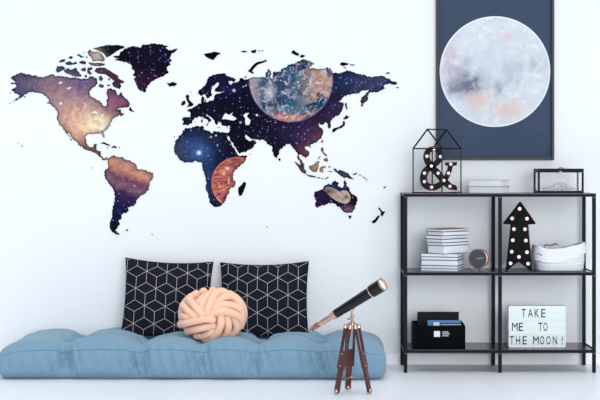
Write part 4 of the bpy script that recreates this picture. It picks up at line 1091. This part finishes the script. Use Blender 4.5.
# tangled silver wire lights inside
random.seed(11)
M_SILVER = plain('silver wire', (176, 182, 194), .5, metal=0)
M_CRYS = plain('frosty glass bead', (238, 242, 248), .5, var=.06, spec=.4)
fl = thing('string_lights', 'tangle of fine silver wire lights lying inside the glass box', 'string lights', (ox, oy, TOP + .004))
bm = bmesh.new(); pts = []
for i in range(90):
    k = i / 89
    X_ = random.uniform(-w2 + .018, w2 - .018); Y_ = random.uniform(-d2 + .02, d2 - .02)
    hmax = .024 + .034 * math.exp(-((X_ - .01) / .05) ** 2)
    pts.append(Vector((X_ * .98, Y_, random.uniform(.003, hmax))))
tube(bm, pts, .0009, 5, n=6)
for v in bm.verts:
    v.co.z = max(.0009, v.co.z); v.co.x = max(-w2 + .012, min(w2 - .012, v.co.x)); v.co.y = max(-d2 + .012, min(d2 - .012, v.co.y))
obj('wire', bm, M_SILVER, fl, True)
for i in range(46):
    p = pts[i * 2 % 90].lerp(pts[(i * 2 + 1) % 90], .3); p.z *= .7; p.z = max(p.z, .0065)
    bm = bmesh.new(); bmesh.ops.create_icosphere(bm, subdivisions=1, radius=random.uniform(.004, .0062), matrix=Matrix.Translation(p)); obj('bead', bm, M_CRYS, fl)

# ---------------------------------------------------------------- storage box with folders
fy0, fy1 = .03, .225
fx0, fx1 = XX(414, fy0), XX(465.4, fy0)
sb = thing('storage_box', 'black fabric storage box with a printed arrow mark on the lowest shelf', 'storage box', ((fx0 + fx1) / 2, fy0, LOW))
w2 = (fx1 - fx0) / 2; dd = fy1 - fy0; hb = ZZ(325.8, fy0) - LOW; tk = .004
bm = bmesh.new()
box(bm, -w2, w2, 0, tk, 0, hb, .001); box(bm, -w2, w2, dd - tk, dd, 0, hb + .006, .001)
box(bm, -w2, w2, tk, dd - tk, 0, tk)
for sx_ in (-1, 1):
    a, b = sorted((sx_ * w2, sx_ * (w2 - tk)))
    # side walls rise slightly to the back
    prof = [(tk, tk), (dd - tk, tk), (dd - tk, hb + .006), (dd * .5, hb + .004), (tk, hb)]
    v0 = [bm.verts.new((a, y_, z_)) for y_, z_ in prof]; v1 = [bm.verts.new((b, y_, z_)) for y_, z_ in prof]
    bm.faces.new(v0[::-1]); bm.faces.new(v1)
    for i in range(5):
        j = (i + 1) % 5; bm.faces.new((v0[i], v0[j], v1[j], v1[i]))
obj('box_body', bm, M_BOXBLACK, sb)
def sp(cx, cy): return (XX(410 + cx / 8, fy0) - sb.location.x, ZZ(305 + cy / 8, fy0) - LOW)
bm = bmesh.new(); a, b = sp(192, 255), sp(240, 208); box(bm, a[0], b[0], -.0006, 0, a[1], b[1]); obj('printed_square', bm, M_LABEL, sb)
bm = bmesh.new()
for r_ in range(3):    # zigzag rows ending in an arrow head
    y_ = 216 + r_ * 15; n_ = (5, 6, 5)[r_]
    for i in range(n_):
        x_ = 259 + i * 9.5
        a, b, c_ = sp(x_, y_ + 4), sp(x_ + 5, y_ - 4), sp(x_ + 9.5, y_ + 4)
        bar(bm, (a[0], -.0004, a[1]), (b[0], -.0004, b[1]), .0006, .0028); bar(bm, (b[0], -.0004, b[1]), (c_[0], -.0004, c_[1]), .0006, .0028)
obj('printed_arrow', bm, M_LABEL, sb)
bm = bmesh.new()
for sx_ in (-1,):
    tube(bm, [Vector((sx_ * (w2 - tk - .001), .05, hb - .012)), Vector((sx_ * (w2 - .012), .06, hb - .002)), Vector((sx_ * (w2 - .012), .09, hb - .002)), Vector((sx_ * (w2 - tk - .001), .1, hb - .012))], .0025, 8, n=5)
obj('strap', bm, M_BINDER, sb, True)
# binder behind
bd = thing('ring_binder', 'tall dark grey binder standing at the back inside the black storage box', 'binder', (XX(438.3, .17), .17, LOW + tk), 0)
w3 = 20.6 * (D0 + .17) / F; h3 = ZZ(312.3, .17) - LOW - tk
bm = bmesh.new(); box(bm, -w3, w3, 0, .004, 0, h3, .001); box(bm, -w3, w3, .026, .030, 0, h3, .001); box(bm, w3 - .004, w3, .004, .026, 0, h3)
obj('cover', bm, M_BINDER, bd)
bm = bmesh.new(); box(bm, -w3 + .006, w3 - .006, .006, .024, .004, h3 - .006); obj('pages', bm, M_PAGE, bd)
bm = bmesh.new(); box(bm, w3 - .034, w3 - .0325, -.0006, 0, .0, h3 - .001); obj('elastic_band', bm, M_BOXBLACK, bd)
# blue folder in front
by2 = .075
bf = thing('blue_folder', 'bright blue folder with white zigzag print, standing in the black storage box', 'folder', (XX(444.3, by2), by2, LOW + tk), 0)
w3 = 16.8 * (D0 + by2) / F; h3 = ZZ(320.3, by2) - LOW - tk
bm = bmesh.new(); box(bm, -w3, w3, 0, .012, 0, h3, .001); obj('folder_cover', bm, M_BLUE, bf)
def fp_(cx, cy): return (XX(410 + cx / 8, by2) - bf.location.x, ZZ(305 + cy / 8, by2) - LOW - tk)
bm = bmesh.new(); a, b = fp_(188, 200), fp_(235, 138); box(bm, a[0], b[0], -.0006, 0, a[1], b[1]); obj('printed_square', bm, M_LABEL, bf)
bm = bmesh.new(); a, b = fp_(246, 200), fp_(412, 146); box(bm, a[0], b[0], -.0005, 0, a[1], b[1]); obj('dark_panel', bm, M_BOXBLACK, bf)
bm = bmesh.new()
for r_ in range(3):
    for i in range(10):
        x_ = 250 + i * 15.6; y_ = 157 + r_ * 14
        a, b, c_ = fp_(x_, y_ + 4), fp_(x_ + 8, y_ - 4), fp_(x_ + 15.6, y_ + 4)
        bar(bm, (a[0], -.0009, a[1]), (b[0], -.0009, b[1]), .0007, .0036); bar(bm, (b[0], -.0009, b[1]), (c_[0], -.0009, c_[1]), .0007, .0036)
obj('zigzag_print', bm, M_LABEL, bf)

# ---------------------------------------------------------------- light box sign
ly = .094
lb = thing('light_box_sign', 'white light box sign reading TAKE ME TO THE MOON! on the lowest shelf', 'sign', (XX(537.2, ly), ly, LOW))
def lp(cx, cy): return (XX(505 + cx / 7.4, ly) - lb.location.x, ZZ(298 + cy / 7.4, ly) - ZZ(347.2, ly))
x0, z1 = lp(27, 57); x1, z0_ = lp(450, 364)
bm = bmesh.new(); box(bm, x0, x1, .004, .045, 0, z1, .002); obj('housing', bm, M_WHITE, lb)
fr_ = .0035
ry = [(57, 160), (164, 262), (266, 364)]
for a, b in ry:
    (_, zt), (_, zb_) = lp(0, a), lp(0, b)
    bm = bmesh.new(); box(bm, x0 + fr_, x1 - fr_, .0015, .0042, max(.004, zb_ + .003), zt - .004); obj('letter_panel', bm, M_PANEL, lb)
bm = bmesh.new()
for c_ in (60, 163, 265, 361):
    _, z_ = lp(0, c_); box(bm, x0, x1, -.001, .0042, z_ - .0022, z_ + .0022, .0005)
for a, b in ((x0, x0 + fr_), (x1 - fr_, x1)): box(bm, a, b, -.001, .0042, 0, z1 - .001, .0005)
obj('rail', bm, M_WHITE, lb)
bm = bmesh.new(); box(bm, x1, x1 + .003, .02, .028, .045, .052, .0005); obj('switch', bm, M_BLACK, lb)
def glyph(ch):
    cu = bpy.data.curves.new('glyph', 'FONT'); cu.body = ch; cu.size = 1; cu.resolution_u = 4
    o = bpy.data.objects.new('glyph', cu); COL.objects.link(o)
    bpy.context.view_layer.update()
    dg = bpy.context.evaluated_depsgraph_get()
    me = bpy.data.meshes.new_from_object(o.evaluated_get(dg))
    bpy.data.objects.remove(o); bpy.data.curves.remove(cu)
    return me
rows = [((('T', 139), ('A', 188), ('K', 236), ('E', 284)), 80, 142), ((('M', 73), ('E', 119), ('T', 262), ('O', 300)), 182, 242),
        ((('T', 51), ('H', 97), ('E', 146), ('M', 229), ('O', 275), ('O', 322), ('N', 370), ('!', 424)), 282, 342)]
for chs, ya, yb in rows:
    for ch, xc in chs:
        me = glyph(ch)
        xs = [v.co.x for v in me.vertices]; ys = [v.co.y for v in me.vertices]
        W = {'M': 42, '!': 7, 'K': 33, 'A': 36}.get(ch, 31)
        (xa, zt), (xb, zb_) = lp(xc - W / 2, ya), lp(xc + W / 2, yb)
        bm = bmesh.new(); bm.from_mesh(me)
        for v in bm.verts:
            u = (v.co.x - min(xs)) / (max(xs) - min(xs)); w_ = (v.co.y - min(ys)) / (max(ys) - min(ys))
            v.co = Vector((xa + u * (xb - xa), .0008, zb_ + w_ * (zt - zb_)))
        bmesh.ops.solidify(bm, geom=bm.faces[:], thickness=.0006)
        obj('letter', bm, M_LETTER, lb)
        bpy.data.meshes.remove(me)

# ---------------------------------------------------------------- light and camera
w = bpy.data.worlds.new('room light'); S.world = w; w.use_nodes = True
bgn = w.node_tree.nodes['Background']; bgn.inputs[0].default_value = (.88, .93, 1.05, 1); bgn.inputs[1].default_value = .38
def sun(name, d, strength, angle, col=(1, 1, 1)):
    L = bpy.data.lights.new(name, 'SUN'); L.energy = strength; L.angle = math.radians(angle); L.color = col
    o = bpy.data.objects.new(name, L); COL.objects.link(o)
    o.rotation_euler = Vector(d).to_track_quat('-Z', 'Y').to_euler(); o.location = (3, -4, 4)
    return o
sun('window_daylight', (-.2, .96, -.16), 1.95, 36, (1, .985, .965))
sun('overhead_fill', (-.12, .14, -.97), 1.6, 60, (.97, .98, 1))  # added fill from above to brighten the floor

cam = bpy.data.cameras.new('camera'); co = bpy.data.objects.new('camera', cam); COL.objects.link(co)
co.location = (0, -D0, CH); co.rotation_euler = (PI / 2, 0, 0)
cam.sensor_width = 36; cam.lens = 36 * F / 600; cam.shift_x = -12 / 600; cam.shift_y = -37 / 600
cam.clip_end = 50
S.camera = co
vs = S.view_settings; vs.view_transform = 'Standard'; vs.look = 'None'; vs.exposure = -0.05; vs.gamma = 1; vs.use_curve_mapping = False
